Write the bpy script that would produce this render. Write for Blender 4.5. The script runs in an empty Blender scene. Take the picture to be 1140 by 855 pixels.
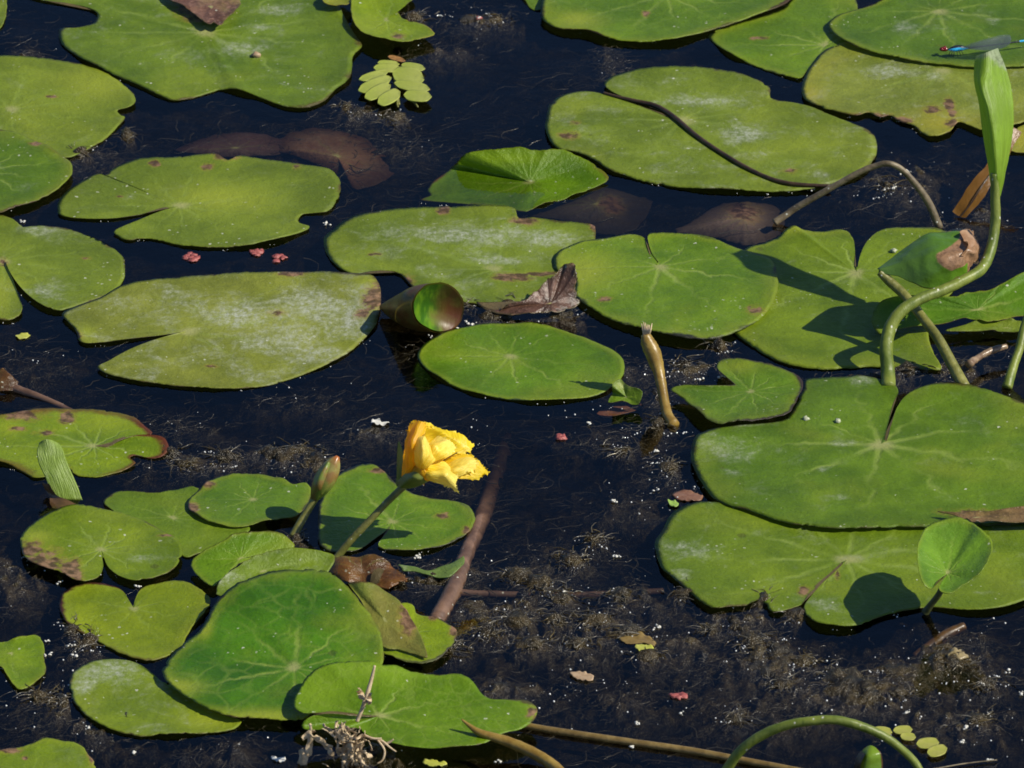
import bpy, math, random
from mathutils import Vector, noise
random.seed(11)
R = math.radians
SC = bpy.context.scene
COL = SC.collection
U = 0.0004                      # one unit of length used below, in metres (0.4 mm)
# ---------------------------------------------------------------- camera geometry
ELEV, DIST = R(27), 4.0
CE, SE = math.cos(ELEV), math.sin(ELEV)
CAM = Vector((0, -DIST*CE, DIST*SE))
FW, RT, UP = Vector((0, CE, -SE)), Vector((1, 0, 0)), Vector((0, SE, CE))

def at(px, py, h=0.0):
    """the point at height h units above the water that the photo shows at px, py"""
    d = FW + RT*((px-570)*U/DIST) - UP*((py-427.5)*U/DIST)
    t = (h*U - CAM.z)/d.z
    return CAM + d*t

def up(px, py, yg):
    """a point shown at px, py that stands over the water point shown at height yg"""
    return at(px, py, (yg-py)/CE)

def Z(o, pts):
    """measurements taken in an enlargement (x0, y0, scale) -> photo units"""
    return [(o[0]+p[0]/o[2], o[1]+p[1]/o[2]) + tuple(p[2:]) for p in pts]
S = 2.85
za, zb, zc = (0, 0, S), (370, 0, S), (740, 0, S)
zd, ze, zf = (0, 280, S), (370, 280, S), (740, 280, S)
zg, zh, zi = (0, 555, S), (370, 555, S), (740, 555, S)
zj, zk, zl = (200, 150, S), (560, 150, S), (200, 440, S)
zm, zo = (570, 60, 2.714), (720, 390, 2.714)
zp, zq, zr, zs = (360, 0, 7.125), (0, 680, 4.75), (400, 285, 4.385), (0, 390, 4.75)
zt, zu, zv = (640, 350, 3.5625), (410, 450, 7.125), (1020, 20, 9.5)
zw, zx, zy, zz = (940, 180, 5.7), (940, 290, 5.7), (300, 705, 5.7), (330, 590, 5.7)

# ---------------------------------------------------------------- small helpers
def cr(p0, p1, p2, p3, t):
    return tuple(0.5*((2*b) + (-a+c)*t + (2*a-5*b+4*c-d)*t*t + (-a+3*b-3*c+d)*t*t*t) for a, b, c, d in zip(p0, p1, p2, p3))

def closed_curve(pts, step):
    n, dense = len(pts), []
    for i in range(n):
        p = [pts[(i+k-1) % n] for k in range(4)]
        m = max(2, int(math.hypot(p[2][0]-p[1][0], p[2][1]-p[1][1])/step*3))
        # a corner keeps its sharpness: shorten the tangents when neighbours are far apart
        a = math.hypot(p[1][0]-p[0][0], p[1][1]-p[0][1]); b = math.hypot(p[2][0]-p[1][0], p[2][1]-p[1][1]); c = math.hypot(p[3][0]-p[2][0], p[3][1]-p[2][1])
        if b > 0:
            ka, kc = min(1, b/max(a, 1e-6)), min(1, b/max(c, 1e-6))
            p[0] = tuple(x1+(x0-x1)*ka for x0, x1 in zip(p[0], p[1])); p[3] = tuple(x2+(x3-x2)*kc for x3, x2 in zip(p[3], p[2]))
        for k in range(m):
            dense.append(cr(*p, k/m))
    out, acc = [dense[0]], 0
    for q, r in zip(dense, dense[1:]+dense[:1]):
        acc += math.hypot(r[0]-q[0], r[1]-q[1])
        if acc >= step:
            out.append(r); acc = 0
    return out

def open_curve(pts, n):
    L = len(pts)
    if L == 2:
        return [tuple(a+(b-a)*k/(n-1) for a, b in zip(*pts)) for k in range(n)]
    out = []
    for k in range(n):
        f = k/(n-1)*(L-1); i = min(int(f), L-2); t = f-i
        g = lambda j: pts[max(0, min(L-1, j))]
        out.append(cr(g(i-1), g(i), g(i+1), g(i+2), t))
    return out

def tag(o, label=None, cat=None, group=None, kind=None):
    if label: o['label'] = label
    if cat: o['category'] = cat
    if group: o['group'] = group
    if kind: o['kind'] = kind
    return o

def mesh_obj(name, verts, faces, mat, parent=None, origin=None, attrs=None, smooth=True, mats=None, midx=None):
    o3 = Vector(origin) if origin is not None else sum((Vector(v) for v in verts), Vector())/len(verts)
    base = o3
    me = bpy.data.meshes.new(name)
    me.from_pydata([tuple(Vector(v)-base) for v in verts], [], faces)
    for k, (ty, data) in (attrs or {}).items():
        a = me.attributes.new(k, ty, 'POINT')
        if ty == 'FLOAT_VECTOR':
            a.data.foreach_set('vector', [c for v in data for c in v])
        else:
            a.data.foreach_set('value', list(data))
    for m in (mats or [mat]): me.materials.append(m)
    if midx: me.polygons.foreach_set('material_index', midx)
    if smooth: me.polygons.foreach_set('use_smooth', [True]*len(me.polygons))
    me.update()
    ob = bpy.data.objects.new(name, me); COL.objects.link(ob)
    if parent is not None:
        ob.parent = parent; ob.location = base - parent.location
    else:
        ob.location = base
    return ob

def empty(name, loc):
    o = bpy.data.objects.new(name, None); COL.objects.link(o); o.location = loc; o.empty_display_size = 0.01
    return o

def tube_geo(path, radii, sides=10, cap=True, wob=0.0):
    """verts, faces of a tapering tube through world points"""
    vs, fs = [], []; n = len(path)
    t0 = (Vector(path[1])-Vector(path[0])).normalized()
    nrm = t0.orthogonal().normalized()
    for i in range(n):
        a, b = Vector(path[max(0, i-1)]), Vector(path[min(n-1, i+1)])
        t = (b-a).normalized() if (b-a).length > 1e-9 else t0
        nrm = (nrm - t*nrm.dot(t)).normalized(); bn = t.cross(nrm)
        for k in range(sides):
            an = 2*math.pi*k/sides
            r = radii[i]*(1+wob*noise.noise(Vector((i*.7, math.cos(an)*2, math.sin(an)*2))))
            vs.append(Vector(path[i]) + (nrm*math.cos(an)+bn*math.sin(an))*r)
    for i in range(n-1):
        for k in range(sides):
            k2 = (k+1) % sides
            fs.append((i*sides+k, i*sides+k2, (i+1)*sides+k2, (i+1)*sides+k))
    if cap:
        fs.append(tuple(range(sides))[::-1]); fs.append(tuple((n-1)*sides+k for k in range(sides)))
    return vs, fs

def stalk(name, pts, widths, mat, parent=None, n=28, sides=12, wob=0.06, flat=None):
    """pts: (px, py, yg); widths in units at the ends / along"""
    c = open_curve(pts, n); w = open_curve([(x,) for x in widths], n)
    P = [up(*q) for q in c]
    vs, fs = tube_geo(P, [max(0.05, x[0])*U/2 for x in w], sides, True, wob)
    tt = [i//sides/(n-1) for i in range(len(vs))]
    return mesh_obj(name, vs, fs, mat, parent, origin=P[0] if parent is None else None, attrs={'tt': ('FLOAT', tt)})

def loft(name, rows, mat, parent=None, nu=24, nv=24, conv=up, amp=0.0, fs_=60, fringe=0.0, thick=0.0, brown=None, seed=0, origin=None, ampf=None):
    """a sheet through rows of points; u runs over the rows, v along each"""
    rr = [open_curve(r, nv) for r in rows]
    cols = [open_curve([r[j] for r in rr], nu) for j in range(nv)]
    vs, at_ = [], []
    for i in range(nu):
        for j in range(nv):
            p = cols[j][i]
            e = Vector((i*.37+seed*9.1, j*.37, seed))
            if fringe and (i == nu-1 or (fringe > 2 and i > nu*.55 and j in (0, nv-1))):
                p = (p[0]+fringe*noise.noise(e*3.1), p[1]+fringe*noise.noise(e*3.1+Vector((7, 3, 1)))) + tuple(p[2:])
            w = conv(*p)
            if amp:
                w = w + Vector((noise.noise(w*fs_*3+e*0), noise.noise(w*fs_*3+Vector((3, 8, 1))), noise.noise(w*fs_*3+Vector((9, 2, 5)))))*amp*U*(ampf(i/(nu-1)) if ampf else 1)
            vs.append(w); at_.append((i/(nu-1), j/(nv-1), brown(i/(nu-1), j/(nv-1)) if brown else 0.0))
    fs = [(i*nv+j, i*nv+j+1, (i+1)*nv+j+1, (i+1)*nv+j) for i in range(nu-1) for j in range(nv-1)]
    o = mesh_obj(name, vs, fs, mat, parent, origin=origin, attrs={'uvb': ('FLOAT_VECTOR', at_), 'lf': ('FLOAT_VECTOR', [(a[0]-.5, a[1]-.5, .55) for a in at_])})
    if thick:
        m = o.modifiers.new('thickness', 'SOLIDIFY'); m.thickness = thick*U; m.offset = 0
    return o

# ---------------------------------------------------------------- node helpers
class NT:
    def __init__(s, name):
        s.m = bpy.data.materials.new(name); s.m.use_nodes = True
        s.t = s.m.node_tree; s.t.nodes.clear()
        s.out = s.t.nodes.new('ShaderNodeOutputMaterial')
    def n(s, ty, ins=None, **kw):
        nd = s.t.nodes.new(ty)
        for k, v in kw.items(): setattr(nd, k, v)
        for k, v in (ins or {}).items(): s.put(nd.inputs[k], v)
        return nd
    def put(s, sock, v):
        if isinstance(v, bpy.types.NodeSocket): s.t.links.new(v, sock)
        elif isinstance(v, (tuple, list)) and sock.type == 'RGBA': sock.default_value = tuple(v)[:3] + (1.0,)
        else: sock.default_value = v
    def math(s, op, a, b=0.0, c=0.0, clamp=False):
        return s.n('ShaderNodeMath', {0: a, 1: b, 2: c}, operation=op, use_clamp=clamp).outputs[0]
    def mix(s, f, a, b, mode='MIX'):
        nd = s.n('ShaderNodeMix', data_type='RGBA', blend_type=mode)
        s.put(nd.inputs[0], f); s.put(nd.inputs[6], a); s.put(nd.inputs[7], b)
        return nd.outputs[2]
    def ss(s, v, lo, hi, a=0.0, b=1.0):
        nd = s.n('ShaderNodeMapRange', interpolation_type='SMOOTHSTEP')
        for i, x in enumerate((v, lo, hi, a, b)): s.put(nd.inputs[i], x)
        return nd.outputs[0]
    def vec(s, op, a, b=(0, 0, 0), scale=1.0):
        nd = s.n('ShaderNodeVectorMath', operation=op); s.put(nd.inputs[0], a); s.put(nd.inputs[1], b)
        if op == 'SCALE': s.put(nd.inputs[3], scale)
        return nd.outputs[0]
    def noise(s, vec, scale, detail=4, rough=.55, dist=0.0, col=False):
        nd = s.n('ShaderNodeTexNoise', {'Vector': vec, 'Scale': scale, 'Detail': detail, 'Roughness': rough, 'Distortion': dist})
        return nd.outputs[1 if col else 0]
    def vor(s, vec, scale, feature='F1', rnd=1.0):
        return s.n('ShaderNodeTexVoronoi', {'Vector': vec, 'Scale': scale, 'Randomness': rnd}, feature=feature)
    def attr(s, name): return s.n('ShaderNodeAttribute', attribute_name=name)
    def obj(s, off=(0, 0, 0)):
        return s.vec('ADD', s.n('ShaderNodeTexCoord').outputs['Object'], off)
    def bump(s, h, strength, dist, nrm=None):
        nd = s.n('ShaderNodeBump', {'Height': h, 'Strength': strength, 'Distance': dist})
        if nrm is not None: s.put(nd.inputs['Normal'], nrm)
        return nd.outputs[0]
    def surf(s, sh):
        s.t.links.new(sh, s.out.inputs[0]); return s.m

SEED = [0]
def leaf_mat(name, base, base2, dust=.3, edge=.0, edgecol=(.07, .03, .015), vein=.35, net=.0, nv=11, mott=.25,
             veincol=(.30, .40, .07), back=(.16, .12, .05), trans=.22, rough=.42, specks=.6, gloss=.38, yellow=(.34, .40, .03)):
    """green pad surface: mottling, radiating veins, pale streaks, brown margin, painted rim shade and decay marks"""
    SEED[0] += 1; rs = random.Random(SEED[0]*77)
    off = (rs.uniform(-5, 5), rs.uniform(-5, 5), rs.uniform(-5, 5))
    q = NT(name); o = q.obj(off)
    a = q.attr('lf'); sx = q.n('ShaderNodeSeparateXYZ', {0: a.outputs['Vector']})
    x, y, t = sx.outputs
    mk = q.n('ShaderNodeSeparateXYZ', {0: q.attr('mk').outputs['Vector']})
    brown, dloc, yloc = mk.outputs
    fine = q.noise(o, 420, 5, .65); mid = q.noise(o, 120, 5, .6); low = q.noise(o, 28, 4, .55, .4)
    col = q.mix(q.ss(low, .34, .66), tuple(x*.86 for x in base), tuple(x*1.10 for x in base2))
    mg_ = q.math('ADD', t, q.math('MULTIPLY', q.math('SUBTRACT', q.noise(o, 30, 4, .6), .5), .9))
    col = q.mix(q.ss(mg_, .62, 1.08, 0, .55), col, tuple(x*.60 for x in base))
    col = q.mix(q.ss(q.noise(q.vec('ADD', o, (3.3, 1.7, .4)), 20, 3, .5, .3), .50, .72, 0, .38), col, yellow)
    col = q.mix(q.math('MULTIPLY', q.ss(mid, .42, .7), mott), col, tuple(c*.62 for c in base))
    col = q.mix(q.ss(q.noise(o, 850, 3, .7), .45, .75, 0, .35), col, tuple(c*.7 for c in base))
    col = q.mix(q.math('MULTIPLY', q.ss(fine, .5, .75), mott*1.1), col, tuple(min(1, c*1.35+.015) for c in base2))
    col = q.mix(q.math('MULTIPLY', yloc, .85, clamp=True), col, yellow)
    # veins
    wob = q.math('MULTIPLY', q.math('SUBTRACT', q.noise(q.vec('SCALE', a.outputs['Vector'], scale=3.0), 1.3, 2), .5), .65)
    ang = q.math('ADD', q.math('MULTIPLY', q.math('ARCTAN2', y, x), nv/(2*math.pi)), wob)
    fr = q.math('ABSOLUTE', q.math('SUBTRACT', q.math('FRACT', ang), .5))
    d = q.math('MULTIPLY', q.math('MULTIPLY', fr, 2*math.pi/nv), q.math('MAXIMUM', t, .03))
    v1 = q.math('MULTIPLY', q.math('ADD', q.math('MULTIPLY', q.ss(d, .030, .0), q.ss(t, 1.0, .3)), q.math('MULTIPLY', q.ss(d, .07, .0), q.ss(t, .5, .1, 0, .2)), clamp=True), 1.0)
    xyz = q.vec('ADD', q.vec('MULTIPLY', a.outputs['Vector'], (1, 1, 0)), off)
    dst = q.n('ShaderNodeTexNoise', {'Vector': xyz, 'Scale': 2.5})
    vv = q.vor(q.vec('ADD', xyz, q.vec('SCALE', dst.outputs[1], scale=.28)), 4.2, 'DISTANCE_TO_EDGE').outputs['Distance']
    v2 = q.math('MULTIPLY', q.ss(vv, .11, .0), q.ss(t, .1, .35))
    vm = q.math('MAXIMUM', q.math('MULTIPLY', v1, min(1, vein*1.9)), q.math('MULTIPLY', v2, net), clamp=True)
    vm = q.math('MULTIPLY', vm, q.ss(q.noise(o, 45, 3), .35, .65, .15, .85))
    col = q.mix(vm, col, veincol)
    col = q.mix(q.ss(t, .10, .015, 0, .75), col, (.42, .42, .16))
    # pale streaks and specks
    dn = q.math('ADD', q.noise(o, 55, 8, .72, .6), q.math('MULTIPLY', dloc, .22))
    dm = q.math('MULTIPLY', q.ss(dn, .60-.14*dust, .80-.10*dust), q.ss(q.noise(o, 300, 4, .7), .38, .62, .25, 1))
    dm = q.math('MULTIPLY', dm, q.math('ADD', dust*.55, q.math('MULTIPLY', dloc, .30)), clamp=True)
    dm = q.math('MULTIPLY', dm, q.ss(q.noise(q.vec('MULTIPLY', o, (1, .45, 1)), 620, 4, .75), .36, .62, .5, 1.15), clamp=True)
    col = q.mix(dm, col, (.54, .57, .45))
    wv = q.vec('ADD', o, q.vec('SCALE', q.vec('SUBTRACT', q.noise(o, 500, 2, col=True), (.5, .5, .5)), scale=.0022))
    vo = q.vor(wv, 520); cell = q.n('ShaderNodeSeparateColor', {0: vo.outputs['Color']})
    clus = q.ss(q.noise(o, 35, 3, .6), .42, .68)
    rad = q.math('ADD', .06, q.math('MULTIPLY', q.math('POWER', cell.outputs[2], 2.5), .30))
    sp = q.math('MULTIPLY', q.ss(q.math('SUBTRACT', vo.outputs['Distance'], rad), .08, -.04), q.math('GREATER_THAN', q.math('ADD', cell.outputs[0], q.math('MULTIPLY', clus, .42*specks)), 1.03))
    col = q.mix(q.math('MULTIPLY', sp, q.math('ADD', .25, q.math('MULTIPLY', cell.outputs[1], .65))), col, (.66, .68, .52))
    vo2 = q.vor(o, 85); c2 = q.n('ShaderNodeSeparateColor', {0: vo2.outputs['Color']})
    sp2 = q.math('MULTIPLY', q.ss(q.math('ADD', vo2.outputs['Distance'], q.math('MULTIPLY', fine, .25)), .34, .25), q.math('GREATER_THAN', c2.outputs[1], .978))
    col = q.mix(q.math('MULTIPLY', sp2, .40), col, (.05, .03, .015))
    # margin, decay, and rim shade put into the colour
    en = q.math('SUBTRACT', q.noise(o, 60, 5, .65), .5)
    e = q.math('ADD', t, q.math('MULTIPLY', en, .26))
    em = q.math('MULTIPLY', q.ss(e, 1.0-edge, 1.02-edge*.45), q.ss(q.noise(o, 16, 2), .40, .58, .15, 1)) if edge else q.ss(e, .985, 1.03, 0, .75)  # without an edge: thin dark rim painted as wet line and shadow
    ye = q.ss(e, .88-edge*1.5, 1.02, 0, .4 if edge else .10)
    col = q.mix(ye, col, yellow)
    col = q.mix(em, col, edgecol)
    bn = q.math('ADD', q.math('MULTIPLY', q.math('SUBTRACT', q.noise(o, 75, 3, .6), .5), 1.3), q.math('MULTIPLY', q.math('SUBTRACT', q.noise(o, 300, 4, .7), .5), .8))
    bx = q.math('MULTIPLY', q.ss(brown, .02, .25), q.math('ADD', q.math('MULTIPLY', brown, .85), bn))
    bm = q.math('MULTIPLY', q.ss(bx, .34, .62), .92)
    halo = q.ss(bx, .08, .42)
    col = q.mix(q.math('MULTIPLY', halo, .45), col, q.mix(.55, col, (.40, .27, .05)))
    bcol = q.mix(q.ss(q.noise(o, 200, 4), .4, .65), (.065, .030, .014), (.27, .15, .085))
    col = q.mix(bm, col, bcol)
    col = q.mix(q.ss(t, 1.005, 1.03), col, (.035, .03, .012))  # lip below the rim painted dark as contact shade
    geo = q.n('ShaderNodeNewGeometry')
    bk = q.mix(q.ss(low, .35, .65), back, tuple(c*.6 for c in back))
    colf = q.mix(geo.outputs['Backfacing'], col, bk)
    h = q.math('ADD', q.math('MULTIPLY', mid, .6), q.math('MULTIPLY', fine, .35))
    h = q.math('ADD', h, q.math('MULTIPLY', q.noise(o, 1100, 3, .7), .16))
    h = q.math('SUBTRACT', h, q.math('MULTIPLY', vm, .25))
    nb = q.bump(h, .9, .0015)
    rg = q.math('ADD', rough, q.math('MULTIPLY', q.math('SUBTRACT', q.noise(o, 70, 4), .5), .3))
    pr = q.n('ShaderNodeBsdfPrincipled', {'Base Color': colf, 'Roughness': rg, 'Specular IOR Level': gloss, 'Normal': nb})
    tr = q.n('ShaderNodeBsdfTranslucent', {'Color': q.mix(.4, colf, (.22, .40, .01)), 'Normal': nb})
    f = q.math('MULTIPLY', q.math('SUBTRACT', 1.0, bm), trans)
    ms = q.n('ShaderNodeMixShader', {0: f, 1: pr.outputs[0], 2: tr.outputs[0]})
    return q.surf(ms.outputs[0])

PAL = dict(
    olive=dict(base=(0.157, 0.227, 0.013), base2=(0.206, 0.275, 0.020), dust=.75, vein=.22, rough=.45),
    streaky=dict(base=(0.210, 0.246, 0.024), base2=(0.281, 0.308, 0.039), dust=1.0, vein=.15, rough=.5),
    green=dict(base=(0.107, 0.203, 0.006), base2=(0.153, 0.249, 0.009), dust=.45, vein=.38),
    fresh=dict(base=(0.095, 0.225, 0.006), base2=(0.132, 0.275, 0.006), dust=.15, vein=.42, net=.10, rough=.36),
    lime=dict(base=(0.177, 0.275, 0.004), base2=(0.248, 0.339, 0.006), dust=.18, vein=.35, rough=.36),
    deep=dict(base=(0.049, 0.160, 0.004), base2=(0.086, 0.225, 0.004), dust=.1, vein=.45, net=.30, nv=9, rough=.3, mott=.15),
    yolive=dict(mott=.35, base=(.200, .255, .028), base2=(.265, .310, .040), dust=.7, vein=.2, yellow=(.40, .37, .03)),
)

PADS, EDGES = [], []
def pad(label, pts, centre, pal='green', layer=0, step=2.6, jit=.55, amp=2.3, p=1.4, marks=(), pale_at=(), yell=(), group='floating lily pads', parent=None,
        name='lily_pad', cat='lily pad', h0=1.7, thick=.8, rings=22, mat=None, cup=0.0, wave=4.5, tagit=True, **over):
    """a leaf blade: outline and petiole point as read off the photo, third number = height in units"""
    lz = h0 + layer*4.0
    P = [(q[0], q[1], (q[2] if len(q) > 2 else 0)+lz) for q in pts]
    c = (centre[0], centre[1], (centre[2] if len(centre) > 2 else 0)+lz)
    B = closed_curve(P, step); n = len(B); sd = len(PADS)*3.7
    J = []
    for i, b in enumerate(B):
        e = Vector((b[0]*.09, b[1]*.13, sd)); k = jit*(noise.noise(e)*1.4+noise.noise(e*4.1)*1.1-max(0, noise.noise(e*2.2+Vector((5, 5, 5)))-.38)*9)
        dx, dy = b[0]-c[0], b[1]-c[1]; L = math.hypot(dx, dy) or 1
        k *= min(1, L/30)
        J.append((b[0]+dx/L*k, b[1]+dy/L*k, b[2]))
    W = [at(*b) for b in J]; C = at(*c)
    if name == 'lily_pad': EDGES.append([(b[0], b[1]) for b in J if b[1] > c[1]+2 and b[2] < 9])
    Rm = sum((w-C).length for w in W)/n
    vs, lf, mk = [C], [(0, 0, 0)], []
    ref = [(c[0], c[1])]
    lf_a = [((w-C).normalized().x, (w-C).normalized().y) for w in W]
    tl = [((k+1)/rings)**.85 for k in range(rings)] + [1.04]
    for k, t in enumerate(tl):
        tt = min(t, 1.0)
        for i in range(n):
            w = C + (W[i]-C)*tt
            z = C.z + (W[i].z-C.z)*tt**p
            g = Vector((w.x*14, w.y*14, sd))
            fade = min(1.0, tt*1.6)
            z += (noise.noise(g)*amp + noise.noise(g*3.3)*amp*.45)*U*fade - cup*U*(1-tt*tt)
            if wave: z += wave*U*tt**5*max(0.0, noise.noise(Vector((lf_a[i][0]*2.2, lf_a[i][1]*2.2, sd+4)))+.15)
            if t > 1:
                w = C + (W[i]-C)*.994; z -= thick*U
            z = max(z, (.35 if h0 > 0 else -99)*U)
            vs.append(Vector((w.x, w.y, z)))
            dd = (W[i]-C)/Rm
            lf.append((dd.x*tt, dd.y*tt, t))
            ref.append((c[0]+(J[i][0]-c[0])*tt, c[1]+(J[i][1]-c[1])*tt))
    def field(lst, x, y):
        s = 0
        for (mx, my, rx, ry) in lst:
            d2 = ((x-mx)/rx)**2+((y-my)/ry)**2
            if d2 < 9: s = max(s, math.exp(-d2*1.1))
        return s
    mk = [(field(marks, x, y), field(pale_at, x, y), field(yell, x, y)) for x, y in ref]
    fs = [(0, 1+i, 1+(i+1) % n) for i in range(n)]
    for k in range(len(tl)-1):
        for i in range(n):
            a, b = 1+k*n+i, 1+k*n+(i+1) % n
            fs.append((a, a+n, b+n, b))
    # faces up
    ar = sum(W[i].x*W[(i+1) % n].y-W[(i+1) % n].x*W[i].y for i in range(n))
    if ar < 0: fs = [f[::-1] for f in fs]
    kw = dict(PAL[pal]); kw.update(over)
    m = mat or leaf_mat('pad_surface', **kw)
    o = mesh_obj(name, vs, fs, m, parent, origin=C, attrs={'lf': ('FLOAT_VECTOR', lf), 'mk': ('FLOAT_VECTOR', mk)})
    if parent is None and tagit: tag(o, label, cat, group)
    PADS.append(o)
    return o
# ================================================================ the floating pads
def lab(s): return s
# --- top left
pad('small sliver of pad at the very corner beside brown water', [(-50,-25),(-15,-22),(4,-12),(7,0),(7,15),(3,28),(-5,36),(-40,34)], (-30,5), 'olive')
pad('huge pad carrying a brown dead scrap, notched on its left', [(25,-8),(45,0),(75,4),(100,10),(109,17),(104,26),(85,31),(66,33),(68,48),(90,66),(118,80),(152,95),(188,111),(210,110),
    (245,100),(266,100,3),(288,109),(315,119),(340,121),(362,113),(372,102),(390,88),(393,65),(403,52),(392,35),(378,8),(372,-15),(330,-45),(260,-60),(170,-60),(90,-40)], (228,36), 'green',
    layer=0, dust=.6, pale_at=[(270,55,45,8),(310,12,20,6),(290,30,25,3)], marks=[(225,10,32,14)], base=(0.121, 0.206, 0.009), base2=(0.169, 0.252, 0.013), group=None)
pad('rounded pad with a small dark slit, between the huge pad and the cropped one', [(-60,75),(-20,66),(35,64),(70,67),(102,74),(130,88),(147,103),(151,116),(144,121),(130,124),(134,129),(140,131),(126,147),
    (105,163),(76,176),(40,172),(0,160),(-50,140),(-75,105)], (12,122), 'olive', dust=.35, marks=[(58,107,8,2.2)], yell=[(110,95,40,20)])
pad('dark green pad overlapping the rounded pad above it', [(-60,150),(-20,141),(0,144),(32,154),(60,168),(79,182),(81,193),(70,207),(42,223),(14,232),(0,237),(-30,240),(-80,225),(-95,185)],
    (-20,190), 'green', layer=1, marks=[(40,160,9,2.5)], edge=.05)
pad('oval pad with a nibbled brown notch on its far edge and a side slit', Z(za, [(450,680),(340,695),(230,692),(185,680),(182,650),(210,610),(260,575),(310,548),(330,556),(380,530),(450,508),(540,500),(640,495),
    (690,497),(722,512),(760,495),(850,505),(950,518),(1040,535),(1075,570),(1082,610),(1062,650),(1040,672),(960,680),(945,705),(985,722),(940,745),(860,770),(770,785),(680,787),(580,780),(470,757),
    (400,762),(358,737),(440,698),(515,668),(560,654),(510,660)]), (200,229), 'olive', dust=.4, marks=[(252,175,14,5),(232,187,8,4),(330,185,6,4),(172,183,6,4),(133,219,7,2)], pale_at=[(140,220,12,4),(330,205,14,4)], yell=[(240,220,60,16)])
pad('big split pad cropped at its far side, deep slit facing the oval pad', [(-60,245),(-30,240),(0,239),(14,244),(26,252),(46,252),(70,254),(91,259),(112,267),(128,277),(137,286),(139,298),(138,310),(130,322),(112,331),
    (88,340),(67,347),(53,345),(35,334),(21,320),(11,305),(6,293),(8,299),(14,313),(22,335),(25,348),(16,356),(7,358),(-5,356),(-40,345),(-70,310),(-75,275)], (3,291), 'olive', dust=.5,
    pale_at=[(40,256,30,6),(50,325,16,8)], marks=[(4,292,5,5),(95,287,6,1.6)], yell=[(-10,330,30,30)])
pad('large pale pad with whitish streaks, pointed lobes and a torn brown end', [(69,352),(84,342),(109,333),(133,319),(158,314),(196,309),(239,305),(281,303),(333,304),(360,303),(389,304),(410,306),(418,310),(423,322),
    (424,338),(421,357),(417,366),(403,380),(386,394),(365,406),(333,418),(295,429),(253,433),(218,432),(182,429),(147,424),(119,417),(108,410),(119,404),(140,392),(168,380),(196,372),(204,370),(196,371.5),
    (151,377),(116,382),(95,383),(88,380),(84,368)], (208,369.5), 'streaky', dust=1.05, marks=[(418,335,15,20),(404,350,14,7),(307,349,11,4),(86,375,7,8),(325,305,18,4),(235,407,8,2)],
    pale_at=[(330,380,45,22),(360,340,50,22),(270,350,40,14),(390,355,26,24)], yell=[(410,318,14,12),(95,372,12,8)])
brown_pad = pad('wavy pale pad whose near margin has rotted into a wet brown fold', [(360,271),(362,263),(372,255),(390,244),(418,237),(446,233),(480,231),(520,230),(551,230),(573,232),(577,242),(594,242),(622,246),(661,250),(663,262),(660,278),
    (645,295),(628,312),(612,325),(596,335),(575,340),(550,341),(515,337),(480,335),(462,324),(455,316),(446,306),(432,302),(415,302),(393,305),(375,297),(365,285)], (552,300), 'olive', layer=0, amp=2.0,
    marks=[(585,246,17,6),(494,234,8,6),(572,308,22,6),(600,305,22,3),(454,312,9,9),(662,250,6,6),(420,283,8,2)], pale_at=[(520,262,70,11),(600,268,50,9),(560,290,40,6)], dust=.8, p=1.0)
pad('bright round pad with a narrow slit and dark frayed rim, under the shadow tip', Z(zk, [(487,412),(466,380),(455,345),(450,330),(430,318),(390,312),(340,322),(300,330),(245,338),(205,352),(172,372),(163,395),(170,425),(205,425),(232,460),(230,510),
    (270,545),(340,585),(420,610),(500,635),(580,648),(660,650),(720,632),(790,600),(840,560),(868,510),(872,470),(865,420),(850,395),(800,375),(720,350),(640,325),(560,317),(490,314),(461,318),(462,345),(475,380),(494,408)]), (735,296.5),
    'fresh', layer=1, base=(0.121, 0.233, 0.006), base2=(0.169, 0.279, 0.008), edge=.045, edgecol=(.03,.03,.02), vein=.5, nv=9, dust=.25, marks=[(842,345,14,6),(672,333,9,3)], yell=[(650,300,40,24)])
pad('pad in dark shadow beneath the arching stems', [(816,371),(840,388),(863,401),(887,408),(915,411),(943,410),(975,408),(1010,411),(1048,412),(1040,394),(1034,376),(1040,350),(1062,322),(1072,292),(1062,268),(1045,257),(1015,255),(996,255),
    (982,257),(972,263),(963,273),(957,287),(954.5,298),(951.5,297),(952,282),(950,268),(945,260),(932,256),(910,258),(893,255),(885,252,6),(876,256,3),(866,266),(850,272),(830,278),(815,300),(808,335),(808,360)], (953.5,303),
    'green', layer=0, dust=.4, base=(0.136, 0.219, 0.007), base2=(0.183, 0.265, 0.010), edge=.03, edgecol=(.12,.15,.03), vein=.5, nv=9, yell=[(885,255,12,5)])
pad('tilted shaded leaf behind the two emerging stems', [(970,360,6),(973,346,10),(982,336,14),(1000,331,18),(1030,330,18),(1054,331,18),(1080,326,18),(1103,322,20),(1120,314,24),(1140,304,30),(1180,296,30),(1205,330,18),(1180,350,10),
    (1140,352,8),(1100,359,8),(1078,356,7),(1050,361,6),(1022,364,5),(998,368,5),(978,372,4)], (1088,345,9), 'fresh', layer=1, p=1.0, base=(0.083, 0.197, 0.007), base2=(0.107, 0.229, 0.009), edge=.03, gloss=.25, rough=.5)
pad('pale edge of a leaf folded under the tilted shaded leaf', [(1052,367,4),(1078,360,5),(1103,355,6),(1140,357,8),(1185,362,8),(1205,372,4),(1160,372,2),(1120,369,2),(1085,368.5,2)], (1120,365,3), 'olive', layer=1, dust=.3, h0=3, jit=.2)
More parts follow.
